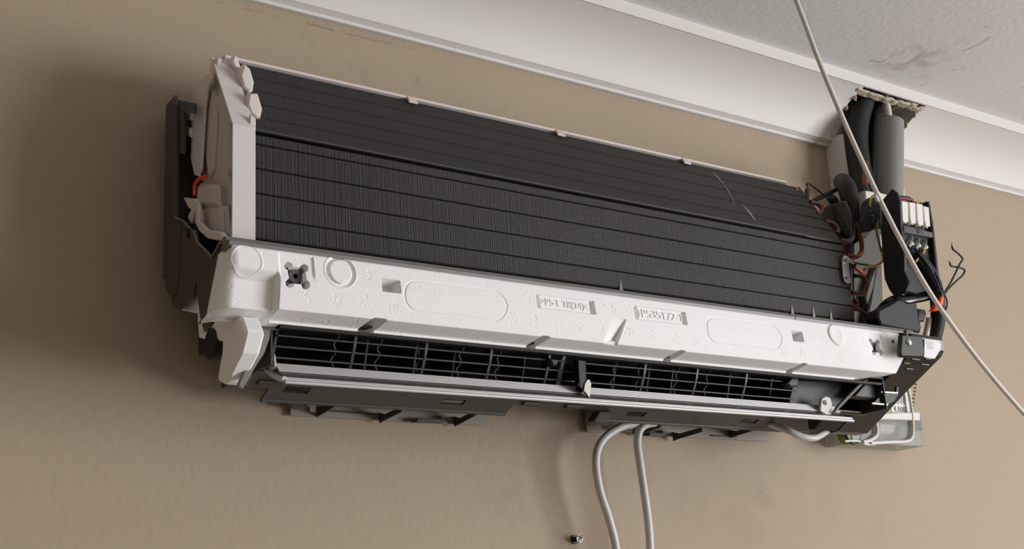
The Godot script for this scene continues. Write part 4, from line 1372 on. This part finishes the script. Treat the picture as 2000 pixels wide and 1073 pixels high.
func make_control_box(ac: Node) -> void:
	var st := begin()
	var xl := 0.7900
	# left cheek with its pointed top, seen from the left
	prism(st, xs([[1722, 392], [1741, 369], [1751, 376], [1757, 396], [1759, 440], [1766, 500], [1766, 530], [1775, 552], [1768, 570], [1748, 582], [1736, 566], [1727, 545], [1720, 460]], xl), Vector3(0.004, 0, 0), 0.0008)
	var cb := obj("control_box", st, M.black, ac)
	cb.set_meta("label", "black control box with the wiring terminals")
	# back of the terminal recess
	st = begin()
	prism(st, zs([[1754, 384], [1800, 396], [1812, 393], [1818, 400], [1826, 470], [1832, 520], [1836, 560], [1820, 566], [1790, 574], [1762, 566], [1756, 480]], 0.186), Vector3(0, 0, -0.012), 0.0012)
	obj("terminal_recess", st, M.black, cb)
	st = begin()
	prism(st, zs([[1812, 394], [1816, 393], [1824, 440], [1837, 556], [1832, 560], [1820, 440]], 0.192), Vector3(0, 0, -0.014), 0.0008)
	obj("box_edge", st, M.black, cb)
	st = begin()
	prism(st, zs([[1750, 380], [1776, 383], [1786, 390], [1785, 397], [1754, 388]], 0.180), Vector3(0, 0, -0.015), 0.001)
	obj("box_lid", st, M.cap, cb)
	# white connector tongues
	for q in [[[1761, 392], [1774, 395], [1774.5, 434], [1766, 434.5], [1763, 430]], [[1776, 394.5], [1788, 396.5], [1789, 436.5], [1780, 437], [1777.5, 425]], [[1790, 397], [1802.5, 399.5], [1804, 440], [1795, 440.5], [1792, 432]], [[1803.5, 402], [1814.5, 405], [1817.5, 442], [1809, 443], [1805.5, 428]]]:
		st = begin()
		prism(st, zs(q, 0.1935), Vector3(0, 0, -0.006), 0.0007)
		obj("connector", st, M.terminal, cb)
	for u in [[1768, 436], [1782, 438.5], [1796, 442], [1810, 445]]:
		st = begin()
		dome(st, on_z(u[0], u[1], 0.188), Vector3(0, 0, 1), 0.0016, 0.0014, 10, 3)
		obj("terminal_screw", st, M.tinned, cb)
	# number strip
	st = begin()
	prism(st, zs([[1765, 441], [1822, 454], [1824, 465], [1766, 454]], 0.1915), Vector3(0, 0, -0.006), 0.0006)
	var strip_ := obj("number_strip", st, M.casing, cb)
	for q in [[1770, 449, "1"], [1783, 452.5, "2"], [1803, 456.5, "3"]]:
		text("numeral", q[2], 0.0042, on_z(q[0], q[1], 0.1917), on_z(1822, 454, 0.19) - on_z(1765, 441, 0.19), Vector3(0, 0, 1), M.grey_ink, strip_, 0.0004)
	st = begin()
	var pg := on_z(1817, 460, 0.1915)
	tube(st, [pg, pg + Vector3(0, 0, 0.0004)], 0.0021, 12)
	obj("earth_mark", st, M.grey_ink, strip_)
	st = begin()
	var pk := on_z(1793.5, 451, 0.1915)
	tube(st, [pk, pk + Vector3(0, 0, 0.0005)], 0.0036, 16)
	obj("fixing_hole_shade", st, M.black, strip_)  # black disc: darkness of the hole put in as colour
	# lugs below
	for q in [[1780, 475], [1794, 479], [1808, 482]]:
		st = begin()
		var p := on_z(q[0], q[1], 0.191)
		dome(st, p, Vector3(-0.3, 0.3, 1).normalized(), 0.0034, 0.002, 12, 4)
		tube(st, [on_z(q[0] + 1, q[1] - 14, 0.188), p], 0.0010, 6)
		tube(st, [p, on_z(q[0] - 6, q[1] + 8, 0.190)], [0.0016, 0.0026], 8)
		obj("wire_lug", st, M.tinned, cb)
	# foot of the box and the lower black block
	st = begin()
	prism(st, zs([[1746, 590], [1752, 585], [1790, 584], [1793, 600], [1798, 650], [1752, 642], [1722, 636], [1715, 620], [1716, 606]], 0.182), Vector3(0, 0, -0.018), 0.002)
	obj("box_foot", st, M.black, cb)
	st = begin()
	prism(st, zs([[1793, 603], [1808, 605], [1810, 615], [1806, 628], [1797, 628], [1800, 640], [1797, 650], [1794, 640]], 0.176), Vector3(0, 0, -0.02), 0.001)
	obj("cable_clamp", st, M.cap, cb)
	# crumpled plastic wrap round the loom
	st = begin()
	tube(st, smooth(z3([[1715, 612, 0.15], [1730, 596, 0.165], [1748, 586, 0.175], [1770, 586, 0.18], [1795, 582, 0.18], [1812, 578, 0.18]]), 5), 0.0060, 10, 0.7)
	obj("loom_wrap", st, M.gloss_black, cb)
	# loom and wires
	var wires := [
		["loom", M.rubber, 0.0085, [[1788, 500, 0.188], [1812, 530, 0.190], [1826, 560, 0.188], [1832, 600, 0.182], [1831, 632, 0.176], [1822, 668, 0.168]]],
		["white_lead", M.cable, 0.0036, [[1815, 622, 0.172], [1812, 640, 0.170], [1806, 668, 0.168]]],
		["navy_wire", M.navy, 0.0011, [[1785, 486, 0.192], [1798, 500, 0.196], [1815, 522, 0.198], [1827, 545, 0.198], [1834, 562, 0.197], [1840, 576, 0.194]]],
		["navy_wire", M.navy, 0.0011, [[1796, 490, 0.192], [1812, 508, 0.196], [1828, 536, 0.198], [1838, 560, 0.197], [1843, 572, 0.194]]],
		["yellow_wire", M.yellow, 0.0013, [[1806, 488, 0.192], [1801, 498, 0.193], [1794, 504, 0.193], [1788, 512, 0.192]]],
		["black_wire", M.rubber, 0.0011, [[1836, 590, 0.190], [1842, 576, 0.190], [1858, 550, 0.190], [1874, 517, 0.190], [1880, 506, 0.190], [1872, 496, 0.190], [1862, 488, 0.190], [1859, 481, 0.190]]],
		["black_wire", M.rubber, 0.0011, [[1838, 584, 0.188], [1852, 565, 0.188], [1868, 549, 0.188], [1880, 538, 0.188], [1884, 528, 0.188], [1874, 523, 0.188], [1858, 520, 0.188], [1855, 513, 0.188]]],
		["brown_wire", M.brown, 0.0010, [[1845, 576, 0.190], [1850, 590, 0.190], [1848, 604, 0.188], [1840, 614, 0.185]]],
		["red_wire", M.red, 0.0010, [[1714, 617, 0.176], [1724, 610, 0.178], [1735, 606, 0.178]]],
		["red_wire", M.red, 0.0010, [[1755, 388, 0.186], [1768, 388, 0.188], [1780, 391, 0.188], [1784, 397, 0.186]]],
		["purple_wire", M.purple, 0.0012, [[1754, 391, 0.186], [1766, 392, 0.188], [1776, 396, 0.186]]],
		["purple_wire", M.purple, 0.0020, [[1718, 606, 0.165], [1732, 596, 0.168], [1744, 590, 0.17]]],
		["yellow_wire", M.yellow, 0.0010, [[1790, 398, 0.186], [1796, 394, 0.186], [1802, 398, 0.186]]],
	]
	for w in wires:
		st = begin()
		tube(st, smooth(z3(w[3]), 6), w[2], 8)
		obj(w[0], st, w[1], cb)
	for q in [[1859, 481, 1859.5, 474, 0.190], [1855, 513, 1853, 509, 0.188]]:
		st = begin()
		tube(st, [on_z(q[0], q[1], q[4]), on_z(q[2], q[3], q[4])], 0.0006, 6)
		obj("bare_tip", st, M.brass, cb)
	for q in [[[1836, 588], [1840, 577], [1845, 580], [1843, 596], [1836, 600]], [[1824, 605], [1832, 592], [1840, 598], [1837, 606], [1822, 606]]]:
		st = begin()
		prism(st, zs(q, 0.1945), Vector3(0, 0, -0.008), 0.0012)
		var cn := obj("wire_connector", st, M.orange, cb)
		cn.set_meta("label", "orange lever wire connector")
	# earth wire: green then yellow to the box
	st = begin()
	tube(st, smooth(z3([[1664, 512, 0.150], [1680, 516, 0.151], [1694, 518, 0.152]]), 6), 0.0014, 8)
	obj("earth_wire", st, M.green, cb)
	st = begin()
	tube(st, smooth(z3([[1694, 518, 0.152], [1708, 519, 0.153], [1720, 514, 0.155], [1724, 506, 0.156], [1722, 492, 0.156]]), 6), 0.0014, 8)
	obj("earth_wire", st, M.yellow, cb)
	st = begin()
	tube(st, smooth(z3([[1722, 492, 0.156], [1716, 470, 0.155], [1712, 450, 0.152], [1714, 434, 0.150]]), 6), 0.0014, 8)
	obj("earth_wire", st, M.olive, cb)
	st = begin()
	tube(st, smooth(z3([[1699, 403, 0.150], [1700, 390, 0.152], [1706, 382, 0.154], [1713, 381, 0.154]]), 6), 0.0013, 8)
	obj("earth_wire", st, M.yellow, cb)
	# dark relay block left of the cheek
	st = begin()
	prism(st, zs([[1694, 392], [1704, 384], [1718, 384], [1722, 420], [1722, 440], [1706, 450], [1690, 452], [1688, 430]], 0.148), Vector3(0, 0, -0.010), 0.002)
	var rb := obj("relay_block", st, M.rubber, cb)
	for q in [[1700, 404], [1700, 412], [1704, 422], [1716, 432]]:
		st = begin()
		box(st, on_z(q[0], q[1], 0.1485), Vector3(0.003, 0.0016, 0.0012), 0.0003)
		obj("contact", st, M.zinc, rb)

func make_pipes() -> void:
	var st := begin()
	# trunking base on the wall, its cover missing
	span(st, Vector3(0.9335, 0.1900, 0.0), Vector3(0.9360, 0.3300, 0.0300), 0.0004)
	var tr := thing("trunking_base", "white plastic trunking base below the hole with its cover off", "trunking")
	obj("channel_side", st, M.pvc, tr)
	st = begin()
	span(st, Vector3(1.0600, 0.1900, 0.0), Vector3(1.0625, 0.3300, 0.0080), 0.0004)
	obj("channel_side", st, M.pvc, tr)
	st = begin()
	span(st, Vector3(0.9360, 0.1900, 0.0), Vector3(1.0600, 0.3300, 0.0016))
	obj("channel_back", st, M.pvc, tr)
	st = begin()
	tube(st, [Vector3(0.9352, 0.1905, 0.0300), Vector3(0.9352, 0.3295, 0.0300)], 0.0016, 8)
	obj("channel_lip", st, M.pvc, tr)
	st = begin()
	prism(st, zs([[1690, 372], [1716, 376], [1738, 381], [1726, 392], [1706, 392], [1692, 396]], 0.125), Vector3(0, 0, -0.012), 0.001)
	tag(obj("pipe_saddle", st, M.pvc), "small white plastic saddle behind the black relay block", "saddle")
	# thick insulated pipe and its thinner neighbour
	st = begin()
	tube(st, smooth(z3([[1704, 120, 0.045], [1690, 180, 0.045], [1676, 235, 0.045], [1674, 290, 0.045], [1684, 352, 0.05], [1690, 372, 0.06]]), 6), 0.0165, 18, 0.85)
	tag(obj("insulated_pipe", st, M.rubber), "thick black foam insulated pipe entering the hole beside the rope", "pipe")
	st = begin()
	tube(st, smooth(z3([[1722, 130, 0.017], [1712, 180, 0.017], [1706, 240, 0.017], [1703, 310, 0.017], [1702, 350, 0.017]]), 6), 0.0085, 16)
	tag(obj("insulated_pipe", st, M.rubber), "thinner black insulated pipe squeezed against the grey sleeve", "pipe")
	st = begin()
	tube(st, smooth(z3([[1692, 130, 0.012], [1682, 190, 0.012], [1675, 250, 0.012], [1675, 310, 0.012], [1680, 350, 0.012]]), 6), 0.0095, 16)
	tag(obj("insulated_pipe", st, M.rubber), "black insulated pipe half hidden behind the thick one", "pipe")
	st = begin()
	tube(st, smooth(z3([[1690, 318, 0.078], [1690, 345, 0.078], [1688, 372, 0.08], [1684, 400, 0.09]]), 5), 0.0042, 12)
	tag(obj("copper_pipe", st, M.copper), "bare copper pipe between black insulation and grey sleeve", "pipe")
	# grey sleeve on the drain pipe
	st = begin()
	var ctr := on_z(1737, 240, 0.062)
	var low := on_z(1735, 392, 0.062)
	hollow(st, ctr, low + (low - ctr) * 0.35, 0.0192, 0.0165, 40)
	tag(obj("pipe_sleeve", st, M.sleeve), "grey woven cylindrical sleeve round the drain pipe", "sleeve")
	st = begin()
	tube(st, [Vector3(ctr.x + 0.006, 0.44, 0.058), Vector3(ctr.x, 0.24, 0.062)], 0.0052, 16)
	tag(obj("drain_pipe", st, M.pvc), "pale plastic drain pipe coming out of the grey sleeve top", "pipe")
	# looped insulation on the refrigerant joints
	st = begin()
	tube(st, smooth(z3([[1668, 438, 0.118], [1664, 415, 0.118], [1660, 390, 0.118], [1654, 368, 0.112], [1648, 358, 0.100], [1645, 356, 0.09]]), 6), 0.0112, 18)
	tag(obj("pipe_insulation", st, M.rubber), "black foam hood bent over the copper joints by the coil", "insulation")
	st = begin()
	tube(st, smooth(z3([[1680, 368, 0.085], [1688, 395, 0.090], [1690, 425, 0.095], [1680, 450, 0.100], [1662, 460, 0.108]]), 6), 0.0110, 16)
	tag(obj("pipe_insulation", st, M.rubber), "bulky black foam wrap behind the bent foam hood", "insulation")
	st = begin()
	tube(st, smooth(z3([[1622, 386, 0.105], [1632, 398, 0.105], [1636, 420, 0.108], [1646, 448, 0.114], [1656, 462, 0.118]]), 6), 0.0055, 12)
	tag(obj("pipe_insulation", st, M.rubber), "thin sagging black foam wrap nearest the coil edge", "insulation")
	st = begin()
	tube(st, smooth(z3([[1583, 396, 0.098], [1602, 386, 0.098], [1622, 376, 0.1], [1642, 366, 0.1]]), 5), 0.0028, 12)
	tag(obj("header_pipe", st, M.rubber), "slim dark pipe slanting from the coil top to the foam hood", "pipe")

func make_others() -> void:
	# mounting plate on the wall
	var z := 0.0060
	var mp := thing("mounting_plate", "thin steel mounting plate with bent hooks under the air conditioner", "plate")
	var st := begin()
	var x0 := 0.125
	plate(st, Vector3(x0, -0.0865, z), Vector3.RIGHT, Vector3.UP, 0.225, 0.100, [Rect2(0.030, 0.004, 0.016, 0.012), Rect2(-0.001, -0.001, 0.012, 0.010), Rect2(0.150, 0.004, 0.020, 0.0035)], 0.0018)
	obj("sheet", st, M.plate_steel, mp)
	st = begin()
	plate(st, Vector3(0.475, -0.0875, z), Vector3.RIGHT, Vector3.UP, 0.275, 0.100, [Rect2(0.020, 0.000, 0.040, 0.014), Rect2(0.085, 0.002, 0.022, 0.004)], 0.0018)
	obj("sheet", st, M.plate_steel, mp)
	# spacers that stand it off the wall
	for x in [0.18, 0.30, 0.53, 0.70]:
		st = begin()
		tube(st, [Vector3(x, -0.02, -0.0005), Vector3(x, -0.02, z)], 0.004, 10)
		obj("spacer", st, M.zinc, mp)
	# hooks: u, v of the low tip and of the high end
	for q in [[628, 809, 652, 795], [751, 821, 783, 805], [898, 828, 931, 810], [1255, 848, 1291, 834], [1327, 857, 1371, 844], [1437, 852, 1470, 842]]:
		st = begin()
		var a := on_z(q[0], q[1], 0.016)
		var b := on_x(q[2], q[3], a.x + 0.0005)
		prism(st, [a, b, b + Vector3(0, 0.0050, 0), a + Vector3(0, 0.0055, 0)], Vector3(0.0016, 0, 0), 0.0003)
		prism(st, [a, a + Vector3(0, 0.0055, 0), Vector3(a.x, a.y + 0.009, z - 0.001), Vector3(a.x, a.y - 0.001, z - 0.001)], Vector3(0.0016, 0, 0), 0.0003)
		obj("hook", st, M.dark_steel, mp)
	# folded tongues
	for q in [[[564, 786], [600, 790], [596, 800], [572, 797]], [[818, 817], [868, 820], [866, 827], [812, 825]], [[1212, 834], [1240, 836], [1232, 846], [1212, 842]], [[1270, 845], [1312, 847], [1288, 853], [1268, 851]]]:
		st = begin()
		prism(st, zs(q, 0.018), Vector3(0, 0.001, -0.009), 0.0005)
		obj("tongue", st, M.casing, mp)
	st = begin()
	prism(st, zs([[640, 801], [735, 808], [735, 810], [640, 803]], 0.0085), Vector3(0, 0, -0.003))
	obj("edge_shadow_strip", st, M.dark_steel, mp)  # dark strip painted for the plate's lower edge and its shadow
	st = begin()
	prism(st, zs([[1392, 850], [1440, 853], [1440, 855], [1392, 852]], 0.0085), Vector3(0, 0, -0.003))
	obj("edge_shadow_strip", st, M.dark_steel, mp)  # same painted edge and shadow line on the other sheet
	# cables
	st = begin()
	tube(st, smooth(z3([[1290, 822, 0.040], [1245, 828, 0.036], [1215, 834, 0.034], [1185, 852, 0.034], [1168, 876, 0.034], [1164, 910, 0.034], [1172, 960, 0.034], [1188, 1010, 0.034], [1204, 1078, 0.034], [1212, 1200, 0.036]]) + [Vector3(0.47, -0.7, 0.05), Vector3(0.46, -1.4, 0.06), Vector3(0.46, -1.985, 0.10), Vector3(0.40, -1.994, 0.25)], 8), 0.0042, 14)
	tag(obj("cable", st, M.cable), "white cable arching out from under the casing before hanging down", "cable")
	st = begin()
	tube(st, smooth(z3([[1280, 826, 0.042], [1262, 830, 0.040], [1249, 842, 0.038], [1245, 866, 0.036], [1250, 905, 0.036], [1258, 960, 0.036], [1266, 1020, 0.036], [1270, 1078, 0.036], [1272, 1200, 0.038]]) + [Vector3(0.525, -0.7, 0.05), Vector3(0.53, -1.4, 0.06), Vector3(0.53, -1.985, 0.10), Vector3(0.56, -1.994, 0.25)], 8), 0.0042, 14)
	tag(obj("cable", st, M.cable), "white cable dropping straight down the wall", "cable")
	st = begin()
	tube(st, smooth(z3([[1497, 827, 0.050], [1514, 832, 0.066], [1540, 842, 0.082], [1566, 853, 0.088], [1588, 856, 0.090], [1602, 851, 0.088], [1618, 840, 0.082], [1632, 830, 0.076]]), 8), 0.0038, 14)
	tag(obj("cable", st, M.cable), "short white cable sagging between casing and pump", "cable")
	# rope
	st = begin()
	var rp := z3([[1555, 0, 0.30], [1600, 120, 0.30], [1652, 245, 0.30], [1710, 372, 0.30], [1757, 466, 0.30], [1800, 545, 0.30], [1850, 622, 0.30], [1920, 715, 0.30], [2000, 808, 0.30], [2080, 890, 0.30]])
	rp.push_front(Vector3(0.505, CEIL - 0.001, 0.30))
	rp.append_array([Vector3(1.15, -0.37, 0.32), Vector3(1.55, -0.70, 0.40), Vector3(2.10, -1.3, 0.45), Vector3(ROOM_R, -1.72, 0.46)])
	tube(st, smooth(rp, 8), 0.0024, 12)
	var rope := thing("rope", "thin white braided rope slanting down in front of the pipes", "rope")
	obj("cord", st, M.rope, rope)
	st = begin()
	prism(st, zs([[1712, 372], [1720, 376], [1722, 392], [1716, 394], [1711, 384]], 0.3010), Vector3(0, 0, -0.003), 0.0005)
	obj("cord_tag", st, M.rope_tag, rope)
	# wall screw
	var sc := thing("wall_screw", "steel cross head screw sticking out of the bare wall", "screw")
	var p := on_z(1133, 1053, 0.010)
	st = begin()
	tube(st, [Vector3(p.x, p.y, -0.002), Vector3(p.x, p.y, 0.0090)], 0.0022, 12)
	for k in 4:
		tube(st, [Vector3(p.x, p.y, 0.001 + k * 0.002), Vector3(p.x, p.y, 0.0018 + k * 0.002)], 0.0028, 12)
	obj("shank", st, M.dark_steel, sc)
	st = begin()
	tube(st, [Vector3(p.x, p.y, 0.0085), Vector3(p.x, p.y, 0.0100)], 0.0040, 18)
	dome(st, Vector3(p.x, p.y, 0.0100), Vector3(0, 0, 1), 0.0040, 0.0010, 18, 3)
	obj("head", st, M.steel, sc)
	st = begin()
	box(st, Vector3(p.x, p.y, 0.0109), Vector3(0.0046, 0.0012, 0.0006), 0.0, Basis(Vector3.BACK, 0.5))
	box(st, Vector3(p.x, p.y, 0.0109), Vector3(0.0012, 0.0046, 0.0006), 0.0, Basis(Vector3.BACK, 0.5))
	obj("cross_slot_shade", st, M.black, sc)  # raised black bars paint the shade inside the slot
	st = begin()
	tube(st, [Vector3(p.x, p.y, -0.001), Vector3(p.x, p.y, 0.0022)], 0.0046, 14)
	obj("wall_plug", st, M.dark_steel, sc)
	make_pump()

func make_pump() -> void:
	var pm := thing("condensate_pump", "small green and white condensate pump with a clear tank below the end cover", "pump")
	var x0 := 0.8550
	var x1 := 0.9900
	var yb := -0.0905
	var zf := 0.0420
	var st := begin()
	# upper body with its labels
	span(st, Vector3(x0 + 0.004, -0.0540, 0.002), Vector3(x1 - 0.002, 0.0150, zf - 0.004), 0.003)
	obj("body", st, M.pump_body, pm)
	st = begin()
	span(st, Vector3(x0 + 0.006, -0.0530, zf - 0.0042), Vector3(x1 - 0.004, 0.0130, zf - 0.0030), 0.0004)
	obj("green_label", st, M.lime, pm)
	st = begin()
	var la := on_z(1744, 806, zf - 0.0028)
	var lb := on_z(1772, 750, zf - 0.0028)
	span(st, Vector3(la.x - 0.003, la.y, zf - 0.0031), Vector3(lb.x + 0.004, lb.y + 0.022, zf - 0.0024), 0.0002)
	var wl := obj("white_label", st, M.label, pm)
	text("print", "K E08Z", 0.0062, on_z(1759, 800, zf - 0.0022), Vector3.RIGHT, Vector3(0, 0, 1), M.ink, wl, 0.0003)
	for k in 7:
		st = begin()
		var q := on_z(1748 + k * 3.4, 790 - (k % 2) * 2, zf - 0.0022)
		tube(st, smooth([q, q + Vector3(0.001, 0.008, 0), q + Vector3(0, 0.015, 0), q + Vector3(0.0012, 0.026, 0)], 4), 0.0004, 5)
		obj("print_line", st, M.grey_ink, wl)
	st = begin()
	for k in 8:
		var q := on_z(1782 + k * 0.9, 800 - k * 7, zf - 0.0022)
		box(st, q, Vector3(0.0045, 0.0022, 0.0006))
	obj("print_block", st, M.ink, wl)
	# rubber feet of the body, dark motor, green impeller cover
	st = begin()
	prism(st, zs([[1640, 832], [1700, 836], [1702, 826], [1700, 800], [1640, 800]], zf + 0.002), Vector3(0, 0, -0.02), 0.002)
	obj("motor", st, M.cap, pm)
	st = begin()
	var ic := on_z(1648, 850, 0.026)
	tube(st, [ic, ic + Vector3(0, 0, 0.014)], 0.0125, 24)
	var im := obj("impeller_cover", st, M.leaf, pm)
	st = begin()
	hollow(st, ic + Vector3(0, 0, 0.012), ic + Vector3(0, 0, 0.0155), 0.0140, 0.0125, 24)
	obj("seal_ring", st, M.rubber, im)
	# float inside
	st = begin()
	prism(st, zs([[1718, 826], [1752, 828], [1750, 842], [1744, 848], [1716, 846]], 0.030), Vector3(0, 0, -0.02), 0.002)
	obj("float", st, M.cable, pm)
	st = begin()
	prism(st, zs([[1757, 829], [1784, 830], [1784, 852], [1772, 858], [1752, 858]], 0.032), Vector3(0, 0, -0.024), 0.002)
	obj("motor_foot", st, M.cap, pm)
	# clear tank
	st = begin()
	plate(st, Vector3(x0, yb, zf), Vector3.RIGHT, Vector3.UP, x1 - x0, 0.034, [], 0.0015)
	plate(st, Vector3(x0, yb, 0.001), Vector3.BACK, Vector3.UP, zf - 0.001, 0.034, [], 0.0015)
	plate(st, Vector3(x1, yb, 0.001), Vector3.BACK, Vector3.UP, zf - 0.001, 0.034, [], 0.0015)
	plate(st, Vector3(x0, yb, 0.001), Vector3.RIGHT, Vector3.BACK, x1 - x0, zf - 0.001, [], 0.0015)
	obj("tank", st, M.clear, pm)
	# white frame
	st = begin()
	prism(st, zs([[1690, 812], [1712, 808], [1797, 805], [1798, 822], [1715, 819], [1700, 822]], zf + 0.004), Vector3(0, 0, -0.005), 0.001)
	var fr := obj("band", st, M.pvc, pm)
	st = begin()
	tube(st, smooth(z3([[1772, 752, zf + 0.002], [1779, 790, zf + 0.003], [1782, 815, zf + 0.003], [1783, 845, zf + 0.003], [1779, 858, zf + 0.003], [1768, 863, zf + 0.003], [1740, 864, zf + 0.003], [1700, 866, zf + 0.003]]), 5), 0.0022, 10)
	obj("frame_wire", st, M.pvc, fr)
	st = begin()
	tube(st, smooth(z3([[1709, 820, zf + 0.003], [1713, 838, zf + 0.003], [1711, 852, zf + 0.003], [1698, 861, zf + 0.003], [1685, 864, zf + 0.003]]), 5), 0.0024, 10)
	obj("frame_wire", st, M.pvc, fr)
	st = begin()
	tube(st, smooth(z3([[1650, 862, zf + 0.001], [1676, 862, zf + 0.001], [1690, 868, zf + 0.002], [1710, 868, zf + 0.002], [1722, 863, zf + 0.002], [1780, 862, zf + 0.002]]), 4), 0.0014, 8)
	obj("tank_lip", st, M.pvc, fr)
	st = begin()
	span(st, Vector3(x1 - 0.001, -0.070, 0.004), Vector3(x1 + 0.006, -0.050, zf - 0.002), 0.001)
	obj("side_clip", st, M.cap, pm)

func _ready() -> void:
	var cam := Camera3D.new()
	cam.name = "camera"
	add_child(cam)
	cam.fov = rad_to_deg(2.0 * atan(536.5 / FOCAL))
	cam.keep_aspect = Camera3D.KEEP_HEIGHT
	cam.near = 0.02
	cam.transform = Transform3D(eye_basis.orthonormalized(), eye)
	cam.current = true
	var we := WorldEnvironment.new()
	we.name = "environment"
	var env := Environment.new()
	env.background_mode = Environment.BG_SKY
	var sky := Sky.new()
	var sm := ProceduralSkyMaterial.new()
	sm.sky_top_color = Color(0.62, 0.70, 0.80)
	sm.sky_horizon_color = Color(0.86, 0.87, 0.88)
	sm.ground_bottom_color = Color(0.35, 0.33, 0.30)
	sm.ground_horizon_color = Color(0.62, 0.62, 0.60)
	sky.sky_material = sm
	env.sky = sky
	env.tonemap_mode = Environment.TONE_MAPPER_LINEAR
	env.tonemap_exposure = 1.0
	env.sdfgi_enabled = true
	env.ssao_enabled = true
	env.ssil_enabled = true
	we.environment = env
	add_child(we)
	# daylight entering by the window in the right-hand wall
	var al := AreaLight3D.new()
	al.name = "window_daylight"
	add_child(al)
	al.area_size = Vector2(2.1, 1.25)
	al.light_energy = 12.0
	al.light_color = Color(0.98, 0.985, 1.0)
	al.shadow_enabled = true
	al.transform = Transform3D(Basis(Vector3.UP, PI / 2), Vector3(ROOM_R - 0.03, FLOOR + 1.575, 2.30))
	make_materials()
	make_room()
	var ac := thing("air_conditioner", "wall mounted air conditioner with its cover off showing dark fins", "air conditioner")
	make_casing(ac)
	make_coil(ac)
	make_foam(ac)
	make_outlet(ac)
	make_left_end(ac)
	make_right_end(ac)
	make_control_box(ac)
	make_pipes()
	make_others()
